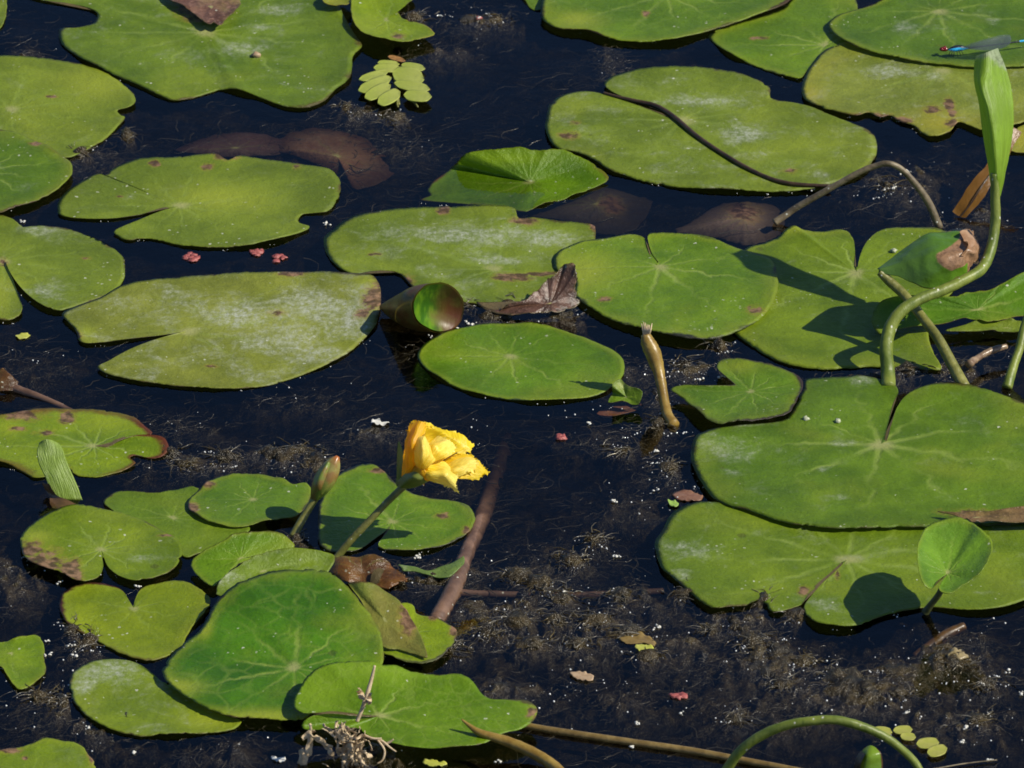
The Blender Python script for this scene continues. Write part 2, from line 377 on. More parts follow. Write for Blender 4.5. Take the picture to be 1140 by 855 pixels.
pad('broadest pad, deep green, with a brown dead strip on its near edge', Z(zo, [(719,276),(722,255),(735,200),(745,160),(760,125),(742,95),(700,85),(640,72),(600,76),(480,85),(475,110),(455,160),(430,200),(400,215),(300,225),(200,240),(147,265),(134,300),
    (136,340),(155,380),(180,420),(200,445),(240,466),(320,490),(400,518),(480,535),(560,545),(650,543),(780,538),(850,538),(950,532),(1050,527),(1140,520),(1230,490),(1290,420),(1310,340),(1280,260),(1210,190),(1140,163),(1060,130),
    (1000,110),(920,100),(850,105),(790,130),(758,170),(741,220),(727,274)]), (980.5,494.5), 'green', layer=1.2, base=(0.102, 0.197, 0.006), base2=(0.140, 0.240, 0.009), vein=.42, nv=9, dust=.42, p=1.2, amp=1.8,
    pale_at=[(810,500,38,18),(815,525,20,6),(940,494,20,3),(918,522,9,5),(990,493,12,2),(830,470,25,7),(935,554,18,3),(958,422,16,6)], marks=[(1085,571,40,5)])
pad('wide pad under the small standing leaf, with its round shadow', Z(zo, [(50,540),(65,508),(100,480),(150,462),(215,462),(320,450),(500,440),(700,440),(900,440),(1100,450),(1230,500),(1290,580),(1270,670),(1200,730),(1140,757),(1080,778),(980,787),(870,774),(840,775),
    (760,790),(700,806),(640,833),(580,838),(520,830),(482,805),(474,778),(495,745),(530,705),(570,668),(594,644),(588,642),(555,672),(515,705),(488,735),(468,768),(430,782),(400,790),(372,786),(362,770),(345,756),(322,756),(300,770),(240,775),
    (200,780),(160,760),(120,725),(80,690),(45,660),(30,620),(24,580)]), (943.5,623), 'green', layer=.5, base=(0.140, 0.229, 0.008), base2=(0.188, 0.270, 0.011), vein=.42, nv=11, dust=.55, p=1.2, amp=1.6,
    pale_at=[(760,612,36,14),(915,675,22,9),(1095,660,12,3),(870,685,16,8),(755,640,20,10)], marks=[(932,638,4,8),(895,658,9,7)])
pad('small notched pad with a bright yellow-green lobe and dusky rim', Z(zf, [(15,440),(60,430),(130,432),(222,426),(196,400),(165,370),(172,346),(205,338,3),(260,345,5),(300,352,5),(340,362,5),(380,375,4),(420,395,3),(440,415),(435,450),(410,490),
    (400,515),(340,530),(260,540),(180,548),(140,535),(90,495),(50,460)]), (836,435.5), 'fresh', layer=2, base=(0.083, 0.174, 0.009), base2=(0.116, 0.215, 0.009), edge=.10, edgecol=(.045,.03,.025), yell=[(822,408,26,9)], yellow=(.27,.34,.02), dust=.15)
pad('smooth round pad without a slit, in open dark water', Z(ze, [(270,325),(290,295),(340,265),(400,245),(480,233),(560,230),(640,233),(700,240),(770,262),(830,285),(890,315),(925,355),(920,400),(890,430),(850,455),(780,468),(700,475),(610,475),
    (530,465),(450,450),(380,425),(320,390),(280,355)]), (568,395.5), 'fresh', base=(0.111, 0.229, 0.006), base2=(0.140, 0.265, 0.007), amp=.7, jit=.25, cup=1.2, vein=.45, net=.10, edge=.012, edgecol=(.05,.08,.03), dust=.12)
pad('half folded bright leaf with crinkled upright back', Z(zb, [(275,635,-3),(310,620,-3),(298,605,-3),(320,578,-2.5),(360,545,-1),(390,522,3),(400,510,12),(425,488,22),(470,480,25),(515,476,27),(560,472,28),(600,470,28),(640,475,27),(680,478,26),(740,480,24),(800,505,17),
    (840,532,10),(877,567,4),(820,600,2),(740,630,1),(660,655,0),(610,668,0),(540,658,-3),(460,655,-3.5),(380,648,-3.5)]), (590,203,-.5), 'lime', layer=0, h0=0, p=.9, amp=1.6, net=.16, base=(0.106, 0.233, 0.004), base2=(0.157, 0.297, 0.006), edge=.05, edgecol=(.16,.06,.02), yell=[(560,176,60,9)], yellow=(.27,.42,.01), trans=.4)
pad('oblong dusty pad crossed by a long brown stalk', Z(zm, [(105,190),(113,158),(150,128),(200,116),(250,118),(300,133),(345,146),(430,175),(498,203),(505,196),(430,162),(345,135),(300,115),(278,95),(300,70),(380,48),(460,42),(560,40),(640,50),(700,62),(760,84),(781,108),(780,134),
    (850,148),(900,160),(960,185),(1020,205),(1070,225),(1097,250),(1102,300),(1082,340),(1040,372),(960,395),(900,410),(820,418),(700,415),(560,408),(450,395),(370,375),(290,350),(240,315),(190,295),(130,280),(106,250),(100,215)]), (760,133.5),
    'olive', layer=.2, dust=.75, marks=[(632,152,12,5),(640,138,5,3),(880,191,11,3)], pale_at=[(830,150,30,14),(780,112,40,4),(845,172,22,5),(915,195,8,5)], yell=[(764,132,12,5)])
pad('pad sliver tucked under the bright pad at the top edge', [(575,-10),(586,2),(590,8),(597,11),(610,9),(623,4),(631,0),(640,-12),(610,-25)], (608,-6), 'green')
pad('glossy green pad with one brown spot, cut by the top edge', [(602,18),(612,28),(630,33),(651,34),(668,40),(693,45),(721,46),(749,44),(775,38),(817,25),(845,16),(873,5),(885,-8),(870,-30),(800,-50),(700,-52),(640,-35),(608,-10)], (742,-6), 'fresh', layer=1,
    base=(0.111, 0.215, 0.008), base2=(0.151, 0.256, 0.009), net=.22, edge=.03, edgecol=(.06,.03,.015), marks=[(719,14,5,4)], yell=[(640,22,24,10)])
pad('bright green pad wedged between two larger ones with its slit facing forward', [(789,39),(796,33),(821,26),(845,19),(873,9),(885,-5),(910,-20),(945,-10),(955,8),(950,25),(945,45),(932,52),(922,57),(908,67),(901,75),(891,88),(866,82),(838,72),(810,60),(793,46)], (920,50), 'fresh',
    base=(0.131, 0.242, 0.006), base2=(0.169, 0.284, 0.007), edge=.03, edgecol=(.10,.13,.02), marks=[(845,42,12,3)], net=.08)
pad('dark pad on which the blue damselfly rests', [(922,30),(922,26),(931,19),(962,7),(990,-2),(1040,-14),(1100,-20),(1170,-10),(1200,20),(1190,55),(1150,72),(1119,75),(1080,75),(1042,71),(1007,67),(979,61),(951,53),(931,42)], (1045,12), 'green', layer=1.2, base=(0.092, 0.183, 0.009), base2=(0.121, 0.215, 0.010),
    dust=.45, pale_at=[(1010,30,24,10),(1107,23,10,6)], edge=.015)
pad('yellowing pad with rusty holes and a ragged near edge', [(893,105),(894,91),(905,70),(919,56),(945,46),(1000,50),(1080,55),(1160,60),(1190,90),(1175,125),(1140,136),(1120,142),(1095,146),(1066,137),(1057,147),(1042,152),(1028,149),(1017,140),(1000,134),(991,128),(979,131),(966,126),(954,129),(936,126),(915,121),(896,112)],
    (1050,78), 'yolive', layer=.4, marks=[(1037,123,12,5),(1057,116,6,8),(1060,138,10,6),(970,130,26,5),(1005,134,14,5),(1060,127,6,6)], yell=[(1045,135,32,18),(900,105,14,12)], pale_at=[(990,80,40,9),(1042,85,14,5)], jit=.9)
pad('ragged yellowish scrap of pad behind the tall upright leaf', [(1121,168),(1124,152),(1134,142),(1160,136),(1180,150),(1165,172),(1140,170)], (1145,156), 'yolive', layer=0, jit=1.2, yell=[(1140,156,30,20)])
# --- lower left
pad('red-rimmed yellow-green pad with one curled glossy lobe', [(-40,490),(-25,468)] + Z(zs, [(0,345),(80,330),(200,315),(320,310),(430,312),(520,318),(600,328),(690,350),(750,390),(805,440),(700,446),(620,470),(548,508),(560,512,1),(640,482,3),(720,455,5),(820,453,6),(872,470,5),(893,510,4),(872,552,1),(820,570),(770,565),(730,550),(685,572),
    (718,598),(690,622),(640,640),(560,660),(480,666),(400,655),(350,620),(270,660),(180,675),(130,650),(70,615),(0,595)]) + [(-25,510)], (105,496.5), 'lime', layer=0, edge=.15, edgecol=(.13,.035,.012), p=1.0, vein=.45, base=(0.155, 0.256, 0.007), base2=(0.242, 0.330, 0.007),
    marks=[(74,465,10,8),(30,463,24,7),(20,478,12,3),(52,482,14,4)], yell=[(10,478,16,10),(120,470,40,14)], yellow=(.30,.38,.015))
pad('heart-shaped pad with a wide rusty brown patch on its margin', Z(zg, [(65,130),(80,100),(120,65),(180,35),(250,25),(320,30),(400,48),(470,75),(530,110),(570,145),(578,180),(560,215),(520,240),(470,255),(420,258),(370,240),(342,215),(329,185),(324,185),(328,210),(315,245),(280,262),(240,265),(200,245),(140,225),(90,205),(70,175)]), (112.5,612),
    'lime', layer=1, base=(0.169, 0.261, 0.006), base2=(0.228, 0.307, 0.009), marks=[(48,626,30,15),(78,636,15,15),(34,614,16,12),(86,643,8,10),(187,596,12,2)], pale_at=[(158,622,22,8)], yell=[(40,598,20,8)], dust=.3)
pad('dull pad lying behind the rusty heart-shaped one', [(115,558),(126,548),(147,547),(175,550),(196,545),(217,543),(240,560),(270,580),(279,591),(250,607),(225,615),(207,620),(195,612),(180,600),(150,585),(125,570)], (192,576), 'olive', layer=0, dust=.35, base=(0.136, 0.233, 0.009), base2=(0.175, 0.265, 0.010))
pad('rounded pad behind the closed bud, catching its shadow', Z(zl, [(25,335),(60,300),(110,265),(180,250),(260,255),(330,270),(360,285),(400,280),(418,300),(412,330),(400,360),(370,385),(310,395),(240,410),(170,418),(110,408),(60,385),(30,360)]), (282,556), 'fresh', layer=1, base=(0.107, 0.215, 0.008), base2=(0.140, 0.248, 0.010), dust=.35, edge=.05, edgecol=(.06,.05,.02),
    marks=[(213,566,8,7),(230,540,10,5)])
pad('round slit pad directly behind the yellow flower, in its shadow', Z(zl, [(440,425),(445,340),(475,290),(510,250),(560,226),(610,222),(650,248),(680,282),(720,305),(800,325),(870,335),(920,355),(938,400),(915,437),(870,465),(800,490),(740,497),(680,495),(628,480),(655,440),(672,412),(650,435),(610,465),(570,490),(520,500),(470,495),(442,470)]), (437,581),
    'fresh', layer=0, base=(0.102, 0.219, 0.006), base2=(0.140, 0.256, 0.009), edge=.05, edgecol=(.05,.05,.03), marks=[(494,575,10,4),(520,590,6,6),(420,525,12,3)], dust=.25)
pad('lifted leaf behind the frosted leaf, brown along its back rim', Z(zg, [(605,210,2),(620,185,6),(680,150,13),(750,115,19),(830,105,20),(900,120,15),(935,155,8),(860,170,5),(790,195,4),(740,220,3),(700,250,2),(680,280,1),(640,260,1),(615,235,1)]), (268,622,6), 'fresh', layer=1, base=(0.121, 0.248, 0.006), base2=(0.155, 0.284, 0.007), edge=.05, edgecol=(.07,.05,.015), p=1.0)
pad('frosted leaf between the lifted leaf and the big tilted one', Z(zl, [(115,635,4),(128,592,8),(190,542,14),(260,507,19),(340,490,22),(430,495,20),(495,518,13),(475,560,8),(420,600,5),(300,620,4),(180,645,4)]), (292,636,9), 'olive', layer=2, dust=.75, pale_at=[(250,645,30,12)], p=1.0, base=(0.155, 0.248, 0.010), base2=(0.194, 0.284, 0.014))
pad('bright heart-shaped pad with dark spotted rim, notch at the back', Z(zg, [(187,330),(200,295),(240,272),(310,267),(370,278),(398,300),(408,325),(422,340),(428,320),(448,287),(500,270),(560,265),(610,280),(650,305),(668,330),(650,370),(610,410),(590,440),(580,465),(540,495),(470,515),(400,500),(340,470),(290,440),(220,405),(195,370)]), (149,677),
    'lime', layer=0, edge=.085, edgecol=(.07,.02,.012), base=(0.198, 0.279, 0.005), base2=(0.266, 0.334, 0.006), vein=.25, nv=8)
pad('oval frosted pad beside the big tilted leaf', Z(zg, [(220,590),(230,560),(270,530),(330,512),(400,515),(450,535),(500,570),(522,585),(600,630),(700,680),(768,708),(740,732),(650,745),(550,752),(450,755),(370,740),(300,710),(250,670),(225,625)]), (182,762), 'lime', layer=0, base=(0.179, 0.261, 0.009), base2=(0.223, 0.302, 0.010), dust=.7, pale_at=[(120,748,40,14),(95,765,16,18)], yell=[(235,800,36,14)], vein=.1)
def tl(y, x=330): return max(0.5, (803-y)/168*30*(1 if x > 270 else max(.3, (x-160)/110)) + 1)
BIG = [(181,748),(189,734),(200,724),(209,713),(222,703),(230,691),(238,675),(246,664),(263,651),(281,644),(305,636),(333,634),(361,636),(379,647),(396,665),(414,686),(425,707),(427,725),(424,742),(400,757),(372,772),(352,790),(338,801),(316,802),(288,800),(260,799),(228,788),(197,769),(183,757)]
pad('largest tilted dark green leaf with a pale net of veins', [(x, y, tl(y, x)) for x, y in BIG], (328,744,tl(744)-3), 'deep', layer=1, p=1.0, amp=1.8, edge=.022, edgecol=(.09,.05,.02), yell=[(300,798,60,9),(200,765,30,10),(228,700,8,12)], nv=10, jit=.8, cat='lily pad')
pad('bright veined leaf in front, with a rolled silvery lobe', Z(zy, [(150,440,3),(180,360,8),(240,270,14),(320,215,18),(380,195,20),(450,180,20),(560,180,20),(640,178,20),(720,200,19),(800,200,18),(900,240,14),(1050,260,12)]) + [(510,751,11),(524,758,9),(542,776,4),(566,778,3),(587,779,3),(598,788,2),(594,801,1),(580,811),(563,815),(535,829),(510,832),(475,832),(440,828),(412,819),(397,811,2)]
    + Z(zy, [(450,602,6),(380,607,7),(250,612,5),(204,597,4),(213,562,9),(280,520,14),(400,508,15),(520,520,10),(660,529,4),(600,515,3),(400,494,3),(300,505,2),(210,505,1),(165,480,2)]), (422,797,3), 'fresh', layer=4, p=1.0, amp=1.2, base=(0.121, 0.242, 0.005), base2=(0.179, 0.302, 0.006), net=.30, vein=.6, nv=8, edge=.012, edgecol=(.10,.09,.02), yell=[(350,770,36,30),(425,745,60,12)], yellow=(.22,.36,.015), marks=[(592,792,7,7)], rough=.3)
pad('brownish underside of a leaf folded upright behind the tilted one', Z(zz, [(325,350,24),(360,345,27),(400,345,29),(450,348,29),(500,355,28),(560,385,25),(650,450,21),(700,520,17),(770,640,11),(830,822,2),(750,800,2),(650,770,3),(550,755,4),(500,640,10),(420,480,17)]), (428,690,15), 'olive', layer=1, p=1.0, base=(0.150, 0.150, 0.035), base2=(0.240, 0.220, 0.036), dust=.25, edge=.06, edgecol=(.10,.04,.02), vein=.2, marks=[(455,690,12,22)], yell=[(400,660,14,12)], yellow=(.24,.30,.04))
pad('lime pad showing below the folded brownish underside', Z(zz, [(600,500,3),(690,475,4),(740,480,4),(765,530,2),(850,560,2),(950,590,2),(1020,640,1),(1000,720),(940,790),(880,830),(800,850),(700,840),(600,810),(550,785),(560,650,1)]), (452,706,1), 'lime', layer=1, edge=.05, edgecol=(.05,.04,.03), marks=[(480,690,9,4),(505,702,6,8)], dust=.2)
pad('small torn yellow-green pad among bubbles at the left edge', [(-40,730),(-20,718)] + Z(zq, [(0,165),(70,155),(130,140),(205,132),(233,190),(235,260),(240,330),(190,380),(110,420),(70,395),(40,350),(0,295)]) + [(-30,748)], (12,727), 'lime', layer=0, base=(0.164, 0.275, 0.006), base2=(0.213, 0.320, 0.006), edge=.05, edgecol=(.08,.05,.02))
pad('brown-edged pad cut off by the bottom corner', [(-30,845),(0,836),(17,833),(42,826),(48,823),(65,824),(82,826),(93,833),(99,842),(106,850),(104,865),(70,885),(0,890),(-40,870)], (35,862), 'lime', layer=0, base=(0.183, 0.275, 0.006), base2=(0.223, 0.311, 0.009), edge=.05, edgecol=(.15,.06,.03), dust=.4, marks=[(28,844,4,3),(10,836,16,4),(102,845,5,8)])
pad('cupped leaf holding water beside the floating fern', [(390,8,6),(396,-8,7),(420,-20,6),(450,-18,3),(462,-4,1),(452,6,-1),(440,10,-2),(446,18,-2),(455,24,0),(464,25,1),(475,29,4),(484,38,5),(470,43,5),(455,46,6),(441,48,6),(427,45,6),(413,41,7),(402,34,8),(394,25,8)], (430,22,-1), 'lime', layer=1, p=1.6, edge=.05, edgecol=(.30,.20,.03), marks=[(443,40,8,5)], vein=.2)
pad('pale yellow rolled rim peeping in at the top edge', [(358,-5,2),(360,3,2),(371,6,2),(380,6.5,2),(387,5.5,2),(391,3,2),(392,-6,2),(375,-12,2)], (376,-3), 'lime', layer=2, base=(0.300, 0.330, 0.014), base2=(0.422, 0.400, 0.040), edge=.06, edgecol=(.35,.20,.04))
pad('small bent leaf beside the dead upright stem', Z(zt, [(130,355,4),(150,320,9),(146,292,20),(165,272,22),(185,268,22),(210,285,20),(240,298,18),(268,313,15),(262,340,9),(250,362,3),(200,358,3)]), (697,442,9), 'lime', layer=0, p=1.0, base=(0.107, 0.202, 0.006), base2=(0.155, 0.248, 0.009), yell=[(693,431,10,4)], yellow=(.36,.42,.10))

# ================================================================ brown and drowned leaves
def drowned(label, pts, c, depth, base=(0.160, 0.085, 0.045), base2=(0.100, 0.060, 0.035), **k):
    return pad(label, pts, c, 'streaky', name='drowned_leaf', cat='dead leaf', h0=-depth, base=base, base2=base2, dust=.35, vein=.1, amp=7.0, group=None, yellow=(.15,.09,.04), trans=0, specks=0, jit=1.3, wave=0, **{**dict(mott=.9), **k})
drowned('reddish brown drowned leaf behind the oval pad', [(300,165),(318,150),(345,142),(385,146),(420,163),(443,185),(425,200),(395,207),(378,195),(345,182)], (375,174,12), 17, base=(0.300, 0.140, 0.070), base2=(0.200, 0.120, 0.070))
drowned('long dim drowned leaf under the water beyond the oval pad', [(195,168),(240,152),(290,152),(325,163),(300,174),(240,175)], (262,165,8), 15, base=(0.160, 0.080, 0.060), base2=(0.100, 0.060, 0.050))
drowned('domed drowned leaf with a rusty centre at the foot of the thin arching stalk', Z(zk, [(540,310),(600,280),(650,240),(720,200),(780,192),(840,210),(890,250),(885,300),(830,340),(760,350),(680,330),(600,318)]), (828,242,13), 15, base=(0.220, 0.150, 0.110), base2=(0.150, 0.110, 0.085), marks=[(827,238,22,12)])
drowned('murky brown drowned leaf in front of the half folded leaf', Z(zk, [(80,250),(200,195),(320,140),(420,145),(475,200),(425,290),(320,310),(200,275)]), (665,227,9), 18, base=(0.150, 0.110, 0.075), base2=(0.110, 0.085, 0.060), marks=[(680,230,16,12)])

drowned('reddish sunken lip of the small bent leaf', Z(zt, [(85,398),(130,372),(200,364),(250,360),(262,350),(256,376),(200,398),(140,410)]), (688,458), 6, base=(.30,.11,.05), base2=(.22,.10,.05))
brown = leaf_mat('rotten_leaf', (.055,.028,.016), (.15,.075,.048), dust=.3, vein=0, edge=0, mott=.9, trans=.03, rough=.28, gloss=.6, specks=.6)
mg = pad('', Z(zr, [(560,225,2),(680,262,2),(720,236,8),(800,226,9),(860,190,14),(900,140,22),(960,90,30),(1020,46,38),(1050,58,37),(1062,110,28),(1055,170,14),(1075,235,1),(1000,268,0),(900,284,0),(800,298,0),(720,292,0)]), (612,338,6), mat=brown, layer=1, p=1.6, amp=10, jit=2.2, name='rotten_margin', tagit=False)
mg.parent = brown_pad; mg.location = mg.location - brown_pad.location
pad('dry brown dead scrap lying on the huge pad', [(182,-6,2),(192,2,3),(205,8,5),(214,15,3),(222,24,2),(232,28,4),(246,31,3),(252,22,6),(262,12,5),(268,5,4),(262,-6,5),(245,-15,4),(215,-16,4)], (235,8,7), mat=leaf_mat('dry_scrap', (.12,.05,.03), (.26,.14,.09), dust=.3, vein=0, mott=.9, trans=.05), layer=1, amp=4.5, jit=1.6, name='dead_leaf', cat='dead leaf', group=None)
pad('narrow dead strip on the near edge of the broadest pad', Z(zo, [(878,488,1),(900,486,2),(950,490,2),(1020,488,3),(1090,480,3),(1200,476,2),(1260,480,2),(1250,512,1),(1140,521,1),(1040,522,1),(990,520,1),(930,502,1)]), (1085,576,2), mat=leaf_mat('dead_strip', (.10,.06,.02), (.20,.12,.05), dust=.3, vein=0, mott=.8, trans=.05, rough=.3), layer=3, amp=1.5, jit=.7, name='dead_leaf', cat='dead leaf', group=None)
rust = leaf_mat('rust_leaf', (.09,.034,.008), (.20,.085,.018), dust=.15, vein=.15, nv=14, mott=.6, trans=.2, rough=.26, gloss=.6)
fold = empty('folded_leaf', at(410,640,0)); tag(fold, 'rusty folded leaf with an oval hole, at the foot of the flower stalk', 'dead leaf')
loft('blade', [Z(zz, [(165,272,640),(190,280,642),(250,300,646)]), Z(zz, [(245,212,636),(275,262,646),(300,325,652)]), Z(zz, [(330,178,634),(345,260,646),(400,350,654)]), Z(zz, [(425,168,633),(420,260,644),(430,358,655)]), Z(zz, [(520,184,634),(520,270,646),(520,368,656)]), Z(zz, [(600,205,636),(610,280,646),(600,368,656)]), Z(zz, [(690,290,644),(700,300,646),(690,325,650)])], rust, fold, nu=40, nv=24, amp=7, fs_=38, thick=.6, fringe=3)
hole = leaf_mat('hole_green', (.16,.28,.03), (.2,.3,.04), dust=.4, vein=0)
loft('hole_patch', [Z(zz, [(470,345,654.5),(472,300,651),(490,258,647.5),(520,240,646)]), Z(zz, [(490,352,655),(500,300,652),(520,262,648.5),(540,244,646.5)]), Z(zz, [(525,335,655),(535,300,652),(548,275,650),(556,255,648)])], hole, fold, nu=10, nv=10)
loft('torn_strip', [Z(zz, [(640,222,637),(660,240,640),(670,262,642)]), Z(zz, [(740,232,638),(745,250,640),(745,268,642)]), Z(zz, [(830,264,641),(835,275,643),(838,288,645)]), Z(zz, [(905,238,638),(910,270,642),(915,302,647)]), Z(zz, [(985,205,634),(995,240,640),(990,288,646)]), Z(zz, [(1060,165,630),(1065,180,632),(1060,215,637)])], leaf_mat('strip_under', (.14,.22,.05), (.17,.26,.06), dust=.5, vein=0, back=(.13,.2,.05)), fold, nu=24, nv=8, amp=1.5, thick=.8)
# ================================================================ materials for stems, flower, debris
def simple(name, c1, c2, scale=180, rough=.4, bumpd=.0006, spec=.5, trans=0, tcol=None, stretch=None, specks=0):
    q = NT(name); o = q.obj()
    if stretch: o = q.vec('MULTIPLY', o, stretch)
    n1 = q.noise(o, scale, 5, .62); n2 = q.noise(o, scale*.27, 3)
    c = q.mix(q.ss(n1, .35, .65), c1, c2); c = q.mix(q.math('MULTIPLY', q.ss(n2, .4, .65), .4), c, tuple(x*.6 for x in c1))
    if specks:
        vo = q.vor(o, 520); cell = q.n('ShaderNodeSeparateColor', {0: vo.outputs['Color']})
        c = q.mix(q.math('MULTIPLY', q.ss(vo.outputs['Distance'], .3, .15), q.math('GREATER_THAN', cell.outputs[0], 1-specks)), c, (.6, .6, .5))
    nb = q.bump(q.noise(o, scale*1.8, 4), .5, bumpd)
    pr = q.n('ShaderNodeBsdfPrincipled', {'Base Color': c, 'Roughness': rough, 'Specular IOR Level': spec, 'Normal': nb})
    if trans:
        t = q.n('ShaderNodeBsdfTranslucent', {'Color': tcol or c2})
        return q.surf(q.n('ShaderNodeMixShader', {0: trans, 1: pr.outputs[0], 2: t.outputs[0]}).outputs[0])
    return q.surf(pr.outputs[0])

def uv_mat(name, c1, c2, cb, trans=.25, rough=.35, streak=0, back=None, tcol=None):
    """sheet material: along u from c1 to c2, brown where the third channel says"""
    q = NT(name); o = q.obj(); a = q.n('ShaderNodeSeparateXYZ', {0: q.attr('uvb').outputs['Vector']})
    n1 = q.noise(o, 150, 5, .6); n2 = q.noise(o, 420, 4, .65)
    c = q.mix(q.ss(q.math('ADD', a.outputs[0], q.math('MULTIPLY', q.math('SUBTRACT', n1, .5), .5)), .1, .9), c1, c2)
    if streak:
        s = q.noise(q.n('ShaderNodeCombineXYZ', {0: q.math('MULTIPLY', a.outputs[1], streak), 1: q.math('MULTIPLY', a.outputs[0], 1.5)}).outputs[0], 3.0, 3)
        c = q.mix(q.math('MULTIPLY', q.ss(s, .45, .65), .5), c, tuple(x*1.4 for x in c2))
    c = q.mix(q.math('MULTIPLY', q.ss(n2, .5, .75), .3), c, tuple(x*.6 for x in c1))
    bm = q.ss(q.math('ADD', a.outputs[2], q.math('MULTIPLY', q.math('SUBTRACT', n1, .5), .7)), .4, .6)
    c = q.mix(bm, c, q.mix(q.ss(n2, .4, .65), cb, tuple(x*.55 for x in cb)))
    if back:
        c = q.mix(q.n('ShaderNodeNewGeometry').outputs['Backfacing'], c, back)
    hb = n1
    if streak: hb = q.math('ADD', q.math('MULTIPLY', n1, .5), q.math('MULTIPLY', s, .9))
    nb = q.bump(hb, .55, .0012)
    pr = q.n('ShaderNodeBsdfPrincipled', {'Base Color': c, 'Roughness': rough, 'Normal': nb})
    t = q.n('ShaderNodeBsdfTranslucent', {'Color': q.mix(.5, c, tcol or c2)})
    return q.surf(q.n('ShaderNodeMixShader', {0: trans, 1: pr.outputs[0], 2: t.outputs[0]}).outputs[0])

m_green = simple('green_stem', (.105,.150,.014), (.215,.255,.038), 120, .46, specks=.10, stretch=(1, 1, .5), bumpd=.0011)
m_olive = simple('olive_stem', (.12,.125,.022), (.25,.24,.06), 150, .42, specks=.08, bumpd=.001)
m_brownst = simple('brown_stem', (.045,.025,.012), (.085,.05,.022), 200, .4)
m_tan = simple('tan_stem', (.10,.075,.04), (.24,.19,.11), 150, .5, specks=.08, bumpd=.001)
m_ochre = simple('ochre_stem', (.22,.13,.02), (.34,.23,.05), 160, .38, specks=.05)
m_stick = simple('drowned_wood', (.10,.055,.034), (.20,.115,.072), 130, .45, specks=.08)
m_reed = simple('reed', (.17,.11,.03), (.26,.18,.06), 200, .35)
m_dry = simple('dry_plant', (.46,.33,.18), (.68,.54,.35), 260, .7)

# ================================================================ the yellow flower
fl = empty('yellow_flower', at(375,619,0)); tag(fl, 'open yellow fringed flower on a leaning stalk', 'flower')
stalk('stalk', [(374,622,622),(390,602,618),(412,579,614),(432,558,611),(450,541,609)], [8.5,8,7.5,8], m_olive, fl)
petal = uv_mat('petal', (.92,.54,.006), (.95,.70,.02), (.8,.3,.0), trans=.38, rough=.38, streak=7, tcol=(1.0,.62,.02))
petal_o = uv_mat('petal_outside', (.88,.40,.003), (.93,.58,.008), (.8,.3,0), trans=.45, rough=.4, streak=6, tcol=(1.0,.45,.0))
petal_w = uv_mat('petal_highlight', (.94,.64,.015), (.96,.80,.16), (.8,.3,0), trans=.3, rough=.3, streak=7, tcol=(1,.75,.1))  # paler copy of the petal, highlights put into its colour
PZ = lambda rows: [Z(zu, r) for r in rows]
kw = dict(nu=40, nv=28, amp=2.3, fs_=62, fringe=4.2)
loft('petal', PZ([[(240,610,603),(270,630,606),(320,620,608)],[(255,480,600),(330,500,612),(430,490,610)],[(285,350,596),(340,330,612),(430,340,608)],[(305,220,594),(370,200,604),(445,240,604)],[(340,145,594),(400,128,600),(462,150,600)]]), petal_o, fl, seed=1, **kw)
loft('petal', PZ([[(330,560,600),(360,540,600),(420,540,602)],[(335,350,592),(440,400,600),(540,470,606)],[(330,240,590),(480,290,594),(640,420,602)],[(370,150,589),(560,215,591),(690,290,594),(800,385,596)],[(440,140,588),(520,175,587),(600,200,588),(720,230,589),(838,318,590)]]), petal, fl, seed=2, **kw)
loft('petal', PZ([[(380,560,612),(400,540,614),(430,540,614)],[(370,430,614),(420,450,619),(470,500,616)],[(368,330,611),(440,360,617),(530,440,613)],[(385,255,607),(440,280,612),(520,370,609)],[(420,240,604),(450,250,606),(490,320,606)]]), petal_w, fl, seed=3, **kw)
loft('petal', PZ([[(390,440,610),(400,500,614),(420,540,614)],[(520,440,606),(500,540,618),(480,595,618)],[(620,470,608),(610,560,620),(570,630,620)],[(690,540,612),(670,610,620),(640,660,620)],[(715,580,614),(690,640,620),(712,708,621)]]), petal_w, fl, seed=4, **dict(kw, fringe=4))
loft('petal', PZ([[(460,470,602),(480,520,606),(500,560,612)],[(600,420,600),(640,500,606),(660,585,612)],[(760,395,598),(790,490,604),(780,598,609)],[(860,440,600),(890,520,604),(870,585,607)],[(915,505,601),(938,535,602),(957,545,603)]]), petal, fl, seed=5, **kw)
loft('petal', PZ([[(270,640,606),(290,600,611),(320,540,611)],[(350,650,610),(390,590,616),(400,480,615)],[(430,640,612),(450,580,617),(430,490,616)],[(490,598,613),(480,575,617),(450,510,616)]]), petal_o, fl, seed=6, **kw)
loft('petal', PZ([[(440,400,610),(470,430,614),(500,470,614)],[(470,320,604),(540,350,612),(590,430,611)],[(520,280,598),(590,300,606),(660,390,606)],[(560,250,596),(630,270,600),(700,350,602)]]), petal_w, fl, seed=10, **kw)
loft('petal', PZ([[(330,320,598),(370,300,604),(410,300,606)],[(330,230,594),(390,215,602),(440,240,604)],[(335,170,591),(400,165,598),(470,190,598)],[(370,128,589),(430,140,592),(500,178,593)]]), petal, fl, seed=12, **kw)
loft('petal', PZ([[(560,500,606),(580,530,610),(600,570,613)],[(660,450,602),(690,510,612),(700,570,613)],[(750,420,599),(790,470,607),(790,540,610)],[(800,410,598),(850,450,602),(850,520,605)]]), petal_w, fl, seed=13, **kw)
sep = uv_mat('sepal', (.12,.16,.02), (.20,.24,.04), (.2,.1,.02), trans=.15)
loft('sepal', PZ([[(225,640,604),(240,650,607),(262,640,608)],[(225,520,600),(245,520,604),(272,520,605)],[(228,400,597),(248,400,600),(275,390,602)],[(236,300,595),(243,295,596),(250,300,597)]]), sep, fl, nu=16, nv=8, seed=7)
